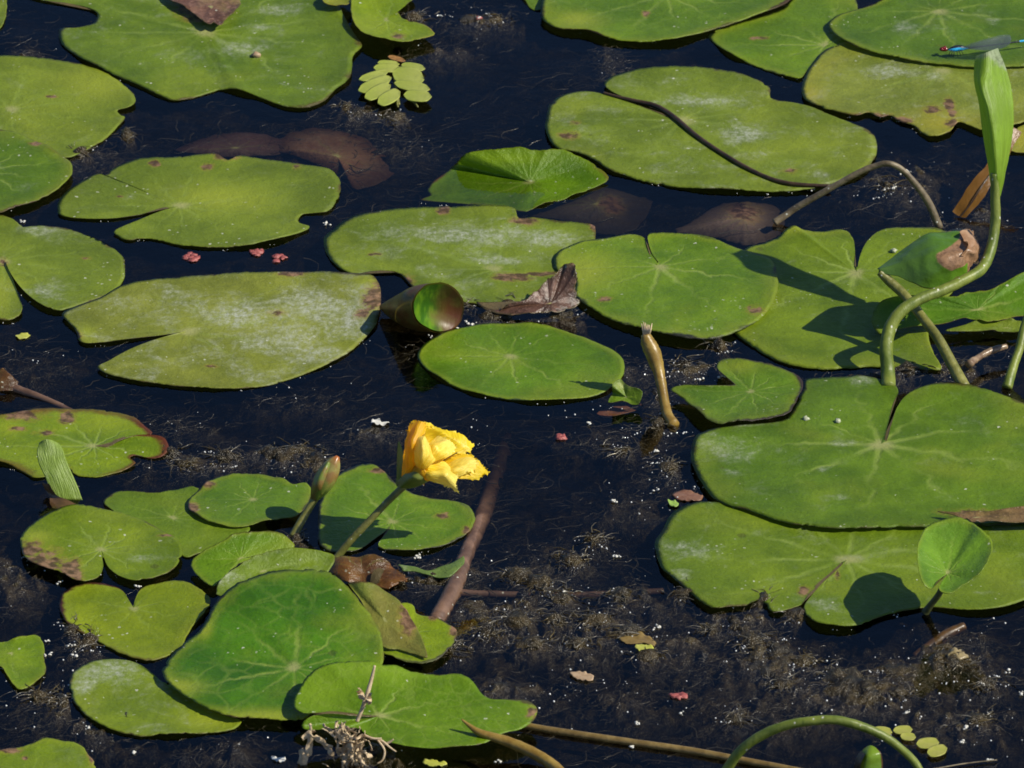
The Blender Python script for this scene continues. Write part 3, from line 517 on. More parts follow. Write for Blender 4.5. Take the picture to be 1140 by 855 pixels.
loft('sepal', PZ([[(225,640,606),(250,662,612),(280,665,612)],[(270,570,608),(320,600,616),(350,655,615)],[(340,520,611),(370,580,618),(420,640,617)],[(392,462,613),(440,590,618),(480,610,616)]]), sep, fl, nu=16, nv=10, seed=8)
loft('sepal', PZ([[(218,630,603),(225,650,605),(240,660,608)],[(222,590,601),(250,620,609),(280,668,612)],[(260,560,604),(300,610,613),(340,668,614)],[(300,560,606),(370,630,616),(430,640,617)]]), sep, fl, nu=16, nv=10, seed=9)
vs, fs = tube_geo([up(*p) for p in Z(zu, [(560,470,607),(620,430,604),(690,392,602),(705,385,602)])], [.5*U, .5*U, .6*U, .9*U], 6)
mesh_obj('stamen', vs, fs, simple('stamen', (.05,.03,.01), (.1,.05,.02)), fl)

bud = empty('flower_bud', at(328,594,0)); tag(bud, 'closed pointed bud on a short stalk beside the yellow flower', 'flower bud')
stalk('stalk', [(326,598,598),(335,581,592),(344,566,588),(353,551,585)], [10,9,8,9], m_olive, bud)
bp = open_curve([(352,554,585),(356,546,584),(361,535,582),(367,524,580),(372,515,579),(376,508,578)], 30)
bw = open_curve([(8,),(17,),(23,),(22,),(15,),(4,)], 30)
q = NT('bud_skin'); o = q.obj(); tt = q.attr('tt').outputs['Fac']
n1 = q.noise(o, 160, 4)
c = q.mix(q.ss(tt, .1, .8), (.15,.21,.03), (.27,.24,.07)); c = q.mix(q.math('MULTIPLY', q.ss(n1, .45, .6), .7), c, (.22,.09,.03)); c = q.mix(q.ss(tt, .82, 1), c, (.40,.12,.03))
m_bud = q.surf(q.n('ShaderNodeBsdfPrincipled', {'Base Color': c, 'Roughness': .3, 'Normal': q.bump(n1, .4, .001)}).outputs[0])
vs, fs = tube_geo([up(*p) for p in bp], [w[0]*U/2 for w in bw], 20)
for i in range(len(vs)):                       # five shallow sepal seams
    k = i % 20; ax = up(*bp[i//20]); vs[i] = ax + (vs[i]-ax)*(1 - .13*max(0, math.cos(5*2*math.pi*k/20 + (i//20)*.05))**4)
mesh_obj('bud', vs, fs, m_bud, bud, attrs={'tt': ('FLOAT', [i//20/29 for i in range(len(vs))])})
loft('sepal', [[(346,556,587),(352,558,588),(358,555,587)],[(346,545,586),(352,543,590),(358,545,590)],[(350,532,584),(356,530,588),(362,533,588)],[(362,516,580),(365,514,582),(368,516,582)]], m_bud, bud, nu=14, nv=8)

# ================================================================ stems and leaves on the right
tall = empty('upright_leaf', at(985,422,0)); tag(tall, 'tall pale green rolled leaf on a looping thick stem', 'leaf')
tallm = uv_mat('tall_blade', (.20,.33,.016), (.22,.37,.025), (.36,.44,.24), trans=.38, rough=.5, streak=5, tcol=(.40,.60,.02))
loft('blade', [Z(zc, [(1038,640,352),(1050,640,355),(1066,620,353)]), Z(zc, [(1028,540,346),(1052,560,355),(1082,545,348)]), Z(zc, [(1010,430,337),(1045,450,349),(1103,440,338)]), Z(zc, [(998,340,330),(1030,350,341),(1107,350,331)]),
    Z(zc, [(984,270,324),(1010,270,333),(1100,280,324)]), Z(zc, [(982,215,319),(1020,225,326),(1085,225,317)]), Z(zc, [(986,178,315),(1022,165,318),(1058,152,313)])], tallm, tall, nu=60, nv=24, amp=.7, brown=lambda u, v: max(0, (u-.80)*4)+max(0, (v-.55)*1.5*(u-.35)))
stalk('stem', [(1107,193,353),(1108,222,356),(1108,250,360),(1103,278,368),(1094,298,378),(1080,308,385),(1052,322,393),(1024,333,400),(1003,347,406),(991,365,411),(986.5,388,418),(988.5,414,424),(989,432,434)], [9,11,11.5,12,12.5,12,12.5,12.5,13.5,14.5,15,16,16.5], m_green, tall, n=70, sides=16, wob=.08)

curl = empty('curled_leaf', at(1072,428,0)); tag(curl, 'curled green leaf with a brown dead end on an olive stem', 'leaf')
stalk('stem', [(1074,432,433),(1058,402,420),(1045,378,410),(1028,355,398),(1007,329,385),(990,313,379),(979,303,377)], [14,12.5,11.5,11,11,11,8], m_olive, curl, n=50, sides=14, wob=.04)
curlm = uv_mat('curl_blade', (.085,.17,.03), (.13,.29,.014), (.42,.24,.13), trans=.25, rough=.3, back=(.12,.17,.03))
loft('blade', [Z(zw, [(203,683,376),(212,690,378),(210,708,378)]), Z(zw, [(320,600,365),(335,650,375),(315,718,379)]), Z(zw, [(430,518,359),(450,620,376),(410,758,381)]), Z(zw, [(530,454,355),(560,600,377),(490,798,383)]),
    Z(zw, [(640,446,353),(660,590,377),(590,800,383)]), Z(zw, [(740,436,351),(760,570,374),(690,750,381)]), Z(zw, [(815,455,350),(840,550,369),(795,700,376)]), Z(zw, [(838,490,351),(848,560,365),(835,650,373)])], curlm, curl, nu=46, nv=26, amp=1.6, thick=1, ampf=lambda u: 1+max(0, u-.5)*9, fringe=3,
    brown=lambda u, v: max(0, min(1, (u-.50-.12*math.sin(v*9))*6))*(1 if v < .8 or u > .80 else .1) + max(0, (v-.93)*9)*(u > .35))
loft('dead_tip', [Z(zw, [(740,450,360),(770,520,372),(740,600,378)]), Z(zw, [(800,440,352),(825,520,366),(800,640,374)]), Z(zw, [(838,500,356),(850,560,364),(838,660,370)])], simple('papery', (.34,.18,.09), (.48,.30,.18), 200, .5, trans=.2), curl, nu=18, nv=14, amp=5, fringe=3)
third = stalk('leaf_stem', [(1121,432,433),(1128,408,424),(1135,388,416),(1140,366,408),(1148,340,398)], [12,10,10,9], m_green); tag(third, 'short green stem rising at the edge beside dark debris', 'stem')  # stem of a leaf
arch = stalk('arching_stalk', [(862,248,250),(874,240,248),(887,231,247),(922,211,248),(958,191,249),(974,185,249),(988,182,250),(1003,188,250),(1021,207,251),(1035,228,252),(1046,254,254)], [9,8,8,7.5,7,7,7,7,8,9,9], m_tan, n=60); tag(arch, 'thin brownish stalk arching over dark water', 'stalk')
lie = stalk('fallen_stalk', [(672,103.5,107.7),(684,107,111.2),(705,112,116.2),(730,118,122.2),(750,130,134.2),(775,151,155.2),(800,168,172.2),(830,186,190.2),(858,199,203.2),(885,205,210.0),(925,207,212.0)], [3.5,4,5,6,6,5.5,5,5,5,5,3.5], m_brownst, n=70); tag(lie, 'long dark brown stalk lying across the oblong dusty pad', 'stalk')
dl = empty('dying_leaf', at(1070,240,0)); tag(dl, 'orange-brown dying blade leaning out of the water behind the tall leaf', 'dead leaf')
loft('blade', [Z(zw, [(690,320,240),(720,345,242),(770,350,243)]), Z(zw, [(720,260,236),(770,270,238),(850,270,238)]), Z(zw, [(800,140,228),(860,160,230),(910,170,230)]), Z(zw, [(900,20,220),(950,40,221),(990,60,222)]), [(1112,160,210),(1119,163,211),(1127,166,211)], [(1125,140,202),(1131,143,203),(1137,147,203)]], uv_mat('dying', (.18,.085,.012), (.22,.10,.02), (.1,.04,.01), trans=.3, tcol=(.5,.2,.02)), dl, nu=30, nv=8, amp=2)
loft('midrib', [Z(zw, [(735,345,242.5),(745,347,243)]), Z(zw, [(800,260,238.5),(812,262,239)]), Z(zw, [(868,155,231),(878,157,231)]), Z(zw, [(950,40,222),(958,42,222)]), [(1119,163,211.5),(1121,164,211.5)]], m_brownst, dl, nu=20, nv=3)
st = empty('small_standing_leaf', at(1033,678,0)); tag(st, 'small glossy leaf held upright on a dark stem, casting a round shadow', 'leaf')
stalk('stem', [(1030,682,683),(1038,671,684),(1045,662,685),(1052,648,686)], [9,7,7,6], simple('dark_stem', (.05,.06,.02), (.09,.10,.03)), st)
def shh(y): return 78-(y-576)*.22
pad('', [(x, y, shh(y)+ (6 if abs(x-1060) > 30 else 0)) for x, y in Z(zi, [(895,243),(868,262),(845,290),(820,272),(806,235),(800,180),(805,140),(828,95),(860,74),(900,62),(930,62),(975,80),(1000,95),(1035,128),(1040,165),(1012,225),(970,262),(920,297),(890,301),(870,290),(880,262)])], (1055,638,shh(638)-7), 'fresh', p=1.15, amp=.8, base=(.13,.27,.018), base2=(.17,.32,.022), net=.12, edge=.02, edgecol=(.08,.10,.02), name='blade', parent=None, tagit=False, rough=.28, jit=.3)
b_ = PADS.pop(); b_.parent = st; b_.location = b_.location - st.location
bend = stalk('looping_stem', [(795,880,880),(806,862,866),(824,836,866),(849,818,866),(877,807,867),(905,802.5,868),(929,801.5,869),(954,807,870),(979,817,871),(1000,831,872),(1020,851,873),(1032,878,880)], [12,11,10,10,9.5,9.5,9.5,9,8.5,8.5,8.5], m_green, n=70, sides=14, wob=.08); tag(bend, 'thick green stem looping out of the water at the bottom edge', 'stem')
rb = empty('rolled_bud_leaf', at(968,862,0)); tag(rb, 'small rolled young leaf with a brown rim under the looping stem', 'leaf')
loft('blade', [Z(zi, [(608,875,858),(640,880,862),(690,878,862)]), Z(zi, [(612,835,853),(635,850,860),(692,840,858)]), Z(zi, [(625,800,850),(645,815,858),(686,808,856)]), Z(zi, [(645,785,849),(655,783,850),(670,790,852)])], uv_mat('roll', (.14,.25,.02), (.20,.32,.02), (.12,.05,.02), trans=.2), rb, nu=16, nv=14, brown=lambda u, v: max(0, (abs(v-.5)-.36)*6))
loft('sheath', [Z(zi, [(600,880,856),(612,890,858),(625,885,862)]), Z(zi, [(604,830,852),(612,838,858),(622,845,861)]), Z(zi, [(622,800,850),(628,805,854),(636,812,858)])], m_brownst, rb, nu=12, nv=6)
ds = empty('dead_stem', at(744,462,0)); tag(ds, 'ochre dead stem standing frayed and broken in open water', 'stem')  # dead stem with a frayed top
stalk('stem', Z(zt, [(392,440,474),(368,400,466),(355,345,458),(335,240,446),(312,160,440),(290,110,437),(280,80,436)]), [14,12,11,12.5,18,16,10], m_ochre, ds, n=44, wob=.1)
for k in range(6):
    stalk('frayed_tip', Z(zt, [(276+k*3,86,436),(270+k*6,60,435+k*.3),(264+k*8+3*math.sin(k*3),36+6*math.sin(k*5),434)]), [3,2.4,.8], m_dry, ds, n=8, sides=6)
cut = empty('cut_blade', at(68,553,0)); tag(cut, 'pale green strap blade cut short, leaning on the red-rimmed pad', 'leaf')
loft('blade', [Z(zs, [(275,770,554),(340,790,555),(440,792,555)]), Z(zs, [(245,680,549),(310,690,550),(398,690,549)]), Z(zs, [(205,600,543),(275,600,544),(352,590,543)]), Z(zs, [(196,540,538),(265,540,539),(335,530,538)]), Z(zs, [(208,490,533),(245,470,534),(312,495,534)])], uv_mat('cut', (.22,.33,.03), (.25,.36,.06), (.32,.34,.16), trans=.25, rough=.45, streak=8), cut, nu=40, nv=14, amp=.8, thick=1.2, brown=lambda u, v: max(0, (u-.9)*5)+max(0, .10-u)*3)
loft('sheath', [Z(zs, [(225,690,549),(245,700,550),(262,700,552)]), Z(zs, [(250,760,552),(275,775,555),(310,770,557)]), Z(zs, [(275,830,564),(330,830,566),(420,820,564)])], simple('cut_sheath', (.10,.06,.02), (.2,.11,.05), 160, .25), cut, nu=14, nv=10, amp=2.5)

# rolled leaf in the middle: a tapering tube with an open mouth
rl = empty('rolled_leaf', at(440,366,0)); tag(rl, 'rolled-up leaf like a cone, red-brown outside, in front of the wavy pale pad', 'leaf')
def rings(specs, n=40):
    vs, at_ = [], []
    for i, (cx, cy, a, b, yg, dp, tilt) in enumerate(specs):
        for k in range(n):
            an = 2*math.pi*k/n
            kz = 1+.07*noise.noise(Vector((math.cos(an)*1.3, math.sin(an)*1.3, i*.16)))+.03*noise.noise(Vector((math.cos(an)*5, math.sin(an)*5, i*.3)))
            ex, ey = a*math.cos(an)*kz, b*math.sin(an)*kz
            x, y = cx+ex*math.cos(tilt)-ey*math.sin(tilt), cy+ex*math.sin(tilt)+ey*math.cos(tilt)
            X, Y = Z(zr, [(x, y)])[0]
            vs.append(up(X, Y, yg-dp*math.cos(an))); at_.append((i/(len(specs)-1), k/n, .5+.5*math.cos(an)))
    fs = [(i*n+k, i*n+(k+1) % n, (i+1)*n+(k+1) % n, (i+1)*n+k) for i in range(len(specs)-1) for k in range(n)]
    return vs, fs, at_
c0 = [(106,250,8,12,350,.5,0),(150,254,30,40,354,2,.05),(205,256,62,72,358,4.5,.06),(265,256,94,98,363,7.5,.07),(325,255,118,116,368,9.5,.08),(385,252,130,123,372,10.6,.08)]
spx = [tuple(v[0] for v in open_curve([(c[j],) for c in c0], 22)) for j in range(7)]
vs, fs, at_ = rings(list(zip(*spx)))
def rollm(name, out, inn, inn2):
    q = NT(name); o = q.obj(); a = q.n('ShaderNodeSeparateXYZ', {0: q.attr('uvb').outputs['Vector']})
    n1 = q.noise(o, 130, 5); cc = a.outputs[2]
    ci = q.mix(q.ss(q.math('ADD', cc, q.math('MULTIPLY', q.math('SUBTRACT', n1, .5), .3)), .45, .75), inn, inn2)
    co = q.mix(q.ss(n1, .4, .62), out, (.14,.10,.03))
    bf = q.n('ShaderNodeNewGeometry').outputs['Backfacing']
    c = q.mix(bf, co, ci); c = q.mix(q.ss(a.outputs[0], .95, 1), c, (.16,.07,.03))
    pr = q.n('ShaderNodeBsdfPrincipled', {'Base Color': c, 'Roughness': .35, 'Normal': q.bump(n1, .4, .001)})
    t = q.n('ShaderNodeBsdfTranslucent', {'Color': q.mix(.5, c, (.3,.3,.02))})
    return q.surf(q.n('ShaderNodeMixShader', {0: .2, 1: pr.outputs[0], 2: t.outputs[0]}).outputs[0])
mrl = rollm('rolled_skin', (.13,.055,.02), (.15,.36,.012), (.26,.14,.06))
nf = len(fs)
ro = mesh_obj('blade', vs, [f for f in fs], mrl, rl, attrs={'uvb': ('FLOAT_VECTOR', at_)})
# orientation: outside faces must be front faces
ctr = sum((Vector(v) for v in vs), Vector())/len(vs)
p0 = ro.data.polygons[len(fs)//2]
mid_i = len(fs)//2//40
axis_pt = sum((Vector(vs[mid_i*40+k]) for k in range(40)), Vector())/40
if (ro.data.vertices[p0.vertices[0]].co + (ro.location+rl.location) - axis_pt).dot(p0.normal) < 0: ro.data.flip_normals()
vs, at_ = [], []
for i in range(14):
    f = 1-i/13*.999
    for k in range(40):
        an = 2*math.pi*k/40
        kz = .95+.07*noise.noise(Vector((math.cos(an)*1.3, math.sin(an)*1.3, 21*.16)))
        ex, ey = 128*f*math.cos(an)*kz, 121*f*math.sin(an)*kz
        X, Y = Z(zr, [(385-26*(1-f*f)+ex*.997-ey*.08, 252+6*(1-f*f)+ex*.08+ey)])[0]
        vs.append(up(X, Y, 372-10.6*f*math.cos(an)-5.5*(1-f*f))); at_.append((0, 0, .5+.5*f*math.cos(an)))
fs = [(i*40+k, i*40+(k+1) % 40, (i+1)*40+(k+1) % 40, (i+1)*40+k) for i in range(13) for k in range(40)]
q = NT('inner_face'); o = q.obj(); a = q.n('ShaderNodeSeparateXYZ', {0: q.attr('uvb').outputs['Vector']}); n1 = q.noise(o, 110, 4)
st1 = q.noise(q.vec('MULTIPLY', o, (1, .35, .35)), 260, 3)
c = q.mix(q.ss(q.math('ADD', a.outputs[2], q.math('MULTIPLY', q.math('SUBTRACT', n1, .5), .6)), .34, .78), q.mix(q.ss(st1, .4, .62), (.04, .14, .006), (.14, .30, .010)), q.mix(q.ss(n1, .4, .6), (.15, .05, .022), (.17, .11, .03)))
pr = q.n('ShaderNodeBsdfPrincipled', {'Base Color': c, 'Roughness': .4, 'Normal': q.bump(st1, .4, .001)}); t_ = q.n('ShaderNodeBsdfTranslucent', {'Color': c})
m_in = q.surf(q.n('ShaderNodeMixShader', {0: .25, 1: pr.outputs[0], 2: t_.outputs[0]}).outputs[0])
mesh_obj('inner_face', vs, fs, m_in, rl, attrs={'uvb': ('FLOAT_VECTOR', at_)})

# ================================================================ sticks and reeds in the water
stick = stalk('sunken_stick', [(484,694,691),(492,680,679.5),(505,655,654),(520,615,610),(535,580,571),(548,540,519),(560,505,477),(570,478,440)], [18,18,19,17,19,18,20,20], m_stick, n=70, wob=.22); tag(stick, 'reddish drowned stick slanting down into the water beside the flower', 'stick')
tw = stalk('sunken_twig', [(500,660,655),(560,662,655),(640,663,654),(740,658,648)], [9,8,8,7], m_stick, n=40, wob=.2); tag(tw, 'pale drowned twig lying level among brown weed', 'stick')
rd = stalk('reed_stalk', [(575,806,808),(620,814,816),(700,826,828),(770,836,838),(840,849,851),(910,862,864)], [7,8,8,8,7], m_reed, n=50); tag(rd, 'long straw-brown reed stalk floating near the bottom edge', 'reed')
ct = stalk('broken_stem', [(514,801,829),(524,809,832),(535,816,835),(566,826,840),(595,839,848),(619,855,860),(640,880,882)], [2,5,8,11,12,12,12], m_ochre, n=40, wob=.1); tag(ct, 'broken olive-brown stem end pointing up over the bright veined leaf', 'stem')
lt = empty('dead_twig', at(40,438,0)); tag(lt, 'brown twig with a torn dead leaf base at the left edge', 'stick')
stalk('twig', [(-10,424,427),(15,432,434),(40,441,441),(62,450,448),(80,458,452)], [10,10,9,8,6], m_stick, lt, n=24, wob=.15)
loft('leaf_base', [Z(zs, [(-40,140,430),(-40,170,434),(-30,220,438)]), Z(zs, [(0,100,428),(10,150,434),(20,220,438)]), Z(zs, [(22,92,427),(60,140,433),(90,200,436)]), Z(zs, [(40,110,428),(75,145,432),(100,165,432)])], rust, lt, nu=12, nv=10, amp=2)
fine_ = stalk('fine_twig', [(1010+0,861,863),(1040,856,858),(1075,850,852),(1110,846,848)], [1.6,1.8,1.4], m_tan, n=20, sides=6)
tag(fine_, 'hair-thin straw lying near the bottom corner', 'straw')

# ================================================================ withered plant at the bottom
wp = empty('withered_plant', at(385,850,0)); tag(wp, 'crumpled dry beige plant head in front of the bright veined leaf', 'dead plant')
stalk('stalk', Z(zy, [(555,560,852),(580,500,850),(605,430,848),(625,370,846),(645,300,843),(668,205,840)]), [4,4,4.5,4.5,4,2.5], m_dry, wp, n=30)
rw = random.Random(5)
def shred(cx, cy, yg, L, W, ang, nm='dried_shred'):
    pts0, pts1 = [], []
    cur = rw.uniform(-1.2, 1.2)
    for k in range(6):
        f = k/5-.5; a = ang+cur*f
        x, y = cx+math.cos(a)*L*f, cy+math.sin(a)*L*f
        w = W*(1-abs(f)*1.2)*.5; dy = rw.uniform(-2, 2)
        pts0.append((x-math.sin(a)*w, y+math.cos(a)*w, yg+dy+rw.uniform(-2, 2))); pts1.append((x+math.sin(a)*w, y-math.cos(a)*w, yg+dy+rw.uniform(-2, 2)))
    return loft(nm, [[a, tuple((p+q)/2+(.8 if i == 2 else 0) for i, (p, q) in enumerate(zip(a, b))), b] for a, b in zip(pts0, pts1)], m_dry, wp, nu=16, nv=5, amp=3.2, fs_=110, seed=rw.randint(0, 99))
for k in range(64):
    f = rw.random()
    cx = 388+rw.gauss(0, 9)+f*6; cy = 812+f*42+rw.gauss(0, 4)
    shred(cx, cy, 850+rw.uniform(-6, 8), rw.uniform(14, 30), rw.uniform(2, 5), rw.choice([1.2, 1.5, 1.9, .7, 2.3])+rw.uniform(-.3, .3))
for (cx, cy, L, W, an) in [(402,772,14,7,1.1),(410,778,13,8,1.9),(409,781,9,6,.2),(345,830,50,9,1.75),(338,850,34,12,1.5),(356,824,32,7,.5),(366,834,30,6,.9),(343,818,18,8,2.6)]:
    shred(cx, cy, 850, L, W, an)
for pts in ([(412,822,850),(424,824,850),(434,832,852),(441,837,853)], [(420,823,850),(428,835,853),(426,846,856),(420,850,857)], [(425,830,850),(434,826,850),(438,823,850)], [(405,818,850),(415,822,852),(425,822,852)]):
    stalk('dried_twig', pts, [2.5,2.5,1.5], m_dry, wp, n=14, sides=6)

# ================================================================ floating fern, little leaves, weed flowers
fern = empty('floating_fern', at(435,95,0)); tag(fern, 'yellow-green floating fern with two rows of oval leaves', 'floating fern')
fm = uv_mat('fern_leaf', (.36,.42,.06), (.44,.48,.10), (.5,.25,.08), trans=.2, rough=.45)
def oval(name, c, a, b, rot, mat, parent, h=2.0, lift=0.0, conv=at, seed=0, fold=.5, brown=None):
    rows = []
    for i in range(9):
        f = -1+2*i/8; w = math.sqrt(max(0.0, 1-abs(f)**2.4))*b
        cx, cy = c[0]+math.cos(rot)*a*f, c[1]+math.sin(rot)*a*f
        rows.append([(cx-math.sin(rot)*w*s, cy+math.cos(rot)*w*s, h+lift*f-(fold if s == 0 else 0)) for s in (-1, 0, 1)])
    return loft(name, rows, mat, parent, nu=18, nv=9, conv=conv, amp=.3, thick=.8, seed=seed, brown=brown)
for k, (x, y, a, b, r_) in enumerate([(580,465,72,18,14),(515,503,88,24,4),(505,540,110,34,2),(712,530,98,30,9),(400,597,125,30,-16),(672,605,130,72,12),(408,667,143,46,-22),(702,683,146,40,10),(430,726,116,48,-27),(746,760,112,46,4),(520,772,102,52,-28)]):
    c = Z(zp, [(x, y)])[0]
    o_ = oval('leaf', c, a/7.125, b/7.125, R(r_), fm, fern, h=2.5+k*.5, lift=.8 if x > 540 else -.8, seed=k, brown=lambda u, v, k=k: .75 if k == 0 else max(0, (abs(u-.5)-.44)*9 if k in (3, 4, 7) else 0))
stalk('stem', Z(zp, [(540,470,66),(560,560,78.6),(570,660,92.6),(590,760,106.6),(600,830,116.5)]), [3,3.5,3.5,3], m_olive, fern, n=20, sides=8)
for pts in ([(590,790,116),(585,820,118),(592,850,121)], [(680,790,116),(720,810,117),(750,850,121)]):
    stalk('rootlet', Z(zp, pts), [3,3,2], m_olive, fern, n=10, sides=6)
lm = simple('leaflet', (.42,.44,.07), (.52,.50,.12), 200, .4, trans=.2)
for k, (x, y, a, b, r_) in enumerate([(690,738,32,14,6),(755,734,31,13,-4),(772,755,25,13,6),(834,776,37,17,-4),(864,800,33,18,-14)]):
    o_ = oval('floating_leaflet', Z(zi, [(x, y)])[0], a/S, b/S, R(r_), lm, None, h=1.6+.4*k, seed=30+k, fold=.3)
    tag(o_, ['leftmost yellow leaflet, touching the looping stem', 'oval yellow leaflet just right of the stem, farther of a pair', 'small yellow leaflet in front of its paired oval one', 'larger pale yellow leaflet farthest from the looping stem', 'nearest rounded yellow leaflet, overlapping the larger pale one'][k], 'leaflet', 'yellow leaflets by the looping stem')
am = simple('red_weed', (.28,.06,.05), (.48,.15,.13), 300, .5)
def blob(name, x, y, h, r, mat, parent=None, sq=.6, sub=2, rough=.35, seed=0):
    import bmesh
    bm = bmesh.new(); bmesh.ops.create_icosphere(bm, subdivisions=sub, radius=1)
    P = at(x, y, h)
    for v in bm.verts:
        k = 1+rough*noise.noise(v.co*1.7+Vector((seed*3.1, seed, 5)))+rough*.5*noise.noise(v.co*4+Vector((seed, 9, 1)))
        v.co = Vector((v.co.x*k, v.co.y*k, v.co.z*k*sq))*r*U
    vs = [v.co+P for v in bm.verts]; fs = [tuple(v.index for v in f.verts) for f in bm.faces]; bm.free()
    return mesh_obj(name, vs, fs, mat, parent)
rr = random.Random(3)
for i, (x, y, n, sp, l) in enumerate([(213,286,11,9,'clump of red floating weed nearest the split pad, the largest of three'), (285,281,7,6,'small round red weed clump, middle of three below the oval pad'), (309,287,9,9,'oblong red weed clump with a thread beside it'), (756,775,9,9,'flat red weed scrap in the open water near the bottom'), (625,486,7,6,'dark red weed tuft in front of the smooth round pad'), (533,20,3,3,'tiny pink weed speck near the top edge')]):
    e_ = empty('red_water_weed', at(x, y, 0)); tag(e_, l, 'water weed', 'red floating weed clumps')
    for k in range(n):
        a = rr.uniform(0, 6.28); d = math.sqrt(rr.random())*sp
        blob('frond', x+math.cos(a)*d*.8, y+math.sin(a)*d*.45, 1.0, rr.uniform(2.6, 5.0), am, e_, .3, 2, .8, k+i*20)

# ================================================================ the damselfly
fly = empty('damselfly', at(1062,60,9)); tag(fly, 'blue-tailed damselfly with dark red eyes resting on the dark pad', 'damselfly')
def mat_flat(n, c, r=.3, **k): return simple(n, c, tuple(x*1.15 for x in c), 900, r, .0002, **k)
mb, md, mr_ = mat_flat('insect_blue', (.03,.42,.80)), mat_flat('insect_dark', (.015,.018,.022), .25), mat_flat('insect_red', (.16,.012,.014), .22)
HB = 17
sk = [(246,332,3),(262,330,10.5),(292,330,12.5),(318,332,10.5),(334,334,5),(348,334,5),(366,330,11),(400,326,16),(440,320,17.5),(480,318,15),(520,318,9),(552,318,6),(600,312,5),(700,300,4.6),(800,288,4.4),(900,276,4.2),(980,265,4.2),(1060,254,4.6),(1092,248,5.2),(1150,240,5.4),(1215,232,4.6),(1240,229,2)]
bc = open_curve(sk, 120)
P = [at(*Z(zv, [(x, y)])[0], HB-(2 if x < 345 else 0)) for x, y, r in bc]
vs, fs = tube_geo(P, [r*2.1/9.5*U for x, y, r in bc], 14)
mi = []
for i in range(119):
    x = bc[i][0]
    for k in range(14):
        an = 2*math.pi*k/14
        if x < 330: c = 2
        elif x < 345: c = 1
        elif x < 545: c = 0
        elif x > 1090 and x < 1225: c = 0
        else: c = 1
        mi.append(c)
mi += [2, 1]
bo = mesh_obj('body', vs, fs, None, fly, mats=[mb, md, mr_], midx=mi)
nrm = [0]*len(fs)
for f in bo.data.polygons:                     # dark back stripe over the blue thorax
    c = f.center + bo.location + fly.location
    if f.material_index == 0 and f.index < 119*14 and bc[f.index//14][0] < 545 and f.normal.z > .5: f.material_index = 1
for s in (-1, 1):
    x, y = Z(zv, [(288+s*16, 322-s*12)])[0]
    e = blob('eye', x, y, HB-1.5, 1.9, mr_, fly, .95, 2, .05)
qw = NT('wing'); o = qw.obj()
tr_ = qw.n('ShaderNodeBsdfTransparent', {'Color': (.75,.78,.80)}); pr_ = qw.n('ShaderNodeBsdfPrincipled', {'Base Color': (.10,.13,.13), 'Roughness': .25})
wm = qw.surf(qw.n('ShaderNodeMixShader', {0: .42, 1: tr_.outputs[0], 2: pr_.outputs[0]}).outputs[0])
for s in (0, 1):
    loft('wing', [Z(zv, [(470,312+s*8,HB+3),(472,318+s*6,HB+3)]), Z(zv, [(600,262+s*16,HB+9),(600,325+s*10,HB+4)]), Z(zv, [(760,215+s*18,HB+12),(740,345-s*4,HB+3)]), Z(zv, [(900,180+s*18,HB+13),(880,330-s*8,HB+4)]), Z(zv, [(985,180+s*18,HB+12),(975,290-s*10,HB+7)]), Z(zv, [(1004,210+s*14,HB+10),(1002,240-s*4,HB+9)])], wm, fly, conv=at, nu=24, nv=8, amp=.3, seed=s)
for k, (a, b_) in enumerate([((380,335),(345,395)),((392,340),(372,400)),((410,342),(392,412)),((425,342),(440,408)),((440,340),(470,400)),((455,338),(500,392))]):
    A, B = Z(zv, [a])[0], Z(zv, [b_])[0]
    pts = [at(A[0], A[1], HB-2), at((A[0]+B[0])/2, (A[1]+B[1])/2-2, HB-1), at(B[0], B[1], 10)]
    vs, fs = tube_geo(pts, [.55*U, .5*U, .35*U], 6); mesh_obj('leg', vs, fs, md, fly)

# ================================================================ small debris one can point at
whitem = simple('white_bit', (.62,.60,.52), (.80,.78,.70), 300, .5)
tanm = simple('tan_bit', (.34,.22,.12), (.50,.36,.22), 300, .5)
ylm = simple('yellow_bit', (.38,.40,.05), (.50,.50,.10), 300, .45)
def flake(label, pts, mat, h=1.4, name='leaf_flake', cat='leaf flake', group=None, amp=1.5):
    cx, cy = sum(p[0] for p in pts)/len(pts), sum(p[1] for p in pts)/len(pts)
    o_ = pad(label, pts, (cx, cy, .8), mat=mat, h0=h, jit=.8, amp=amp, rings=5, step=1.5, name=name, cat=cat, group=group, thick=.8); return o_
flake('tan curled flake floating below the brown weed', Z(zh, [(752,552),(780,550),(815,556),(830,565),(826,576),(795,578),(770,570)]), tanm)
flake('bright yellow leaf piece half on a brown flake', Z(zh, [(960,470),(975,462),(1000,466),(1020,475),(1010,487),(975,488)]), ylm, 2.5)
flake('dull brown flake under the yellow leaf piece', Z(zh, [(905,440),(945,430),(990,432),(1028,455),(1025,468),(980,460),(930,460)]), m_reed, .6)
flake('tiny lime leaf piece beside the corner of the wide pad', Z(zt, [(368,742),(390,742),(412,752),(405,764),(380,762)]), simple('lime_bit', (.25,.40,.06), (.32,.46,.10), 300), 1.2)
flake('reddish tan flake at the corner of the broadest pad', Z(zt, [(385,712),(420,698),(470,705),(510,722),(505,735),(450,740),(410,735)]), simple('reddish_bit', (.18,.08,.04), (.28,.15,.09), 300, .35), .8)
flake('cream flake floating behind the flower', Z(zu, [(20,148),(45,122),(85,118),(105,142),(150,135),(166,150),(140,164),(60,164)]), whitem)
flake('small yellowish flake in front of the split pad', Z(zd, [(48,268),(70,262),(96,266),(80,276),(58,277)]), ylm, .9)
flake('thin yellow scrap beside the withered plant', Z(zy, [(970,815),(1020,798),(1080,815),(1130,828),(1090,842),(1010,838)]), ylm, 1.2)
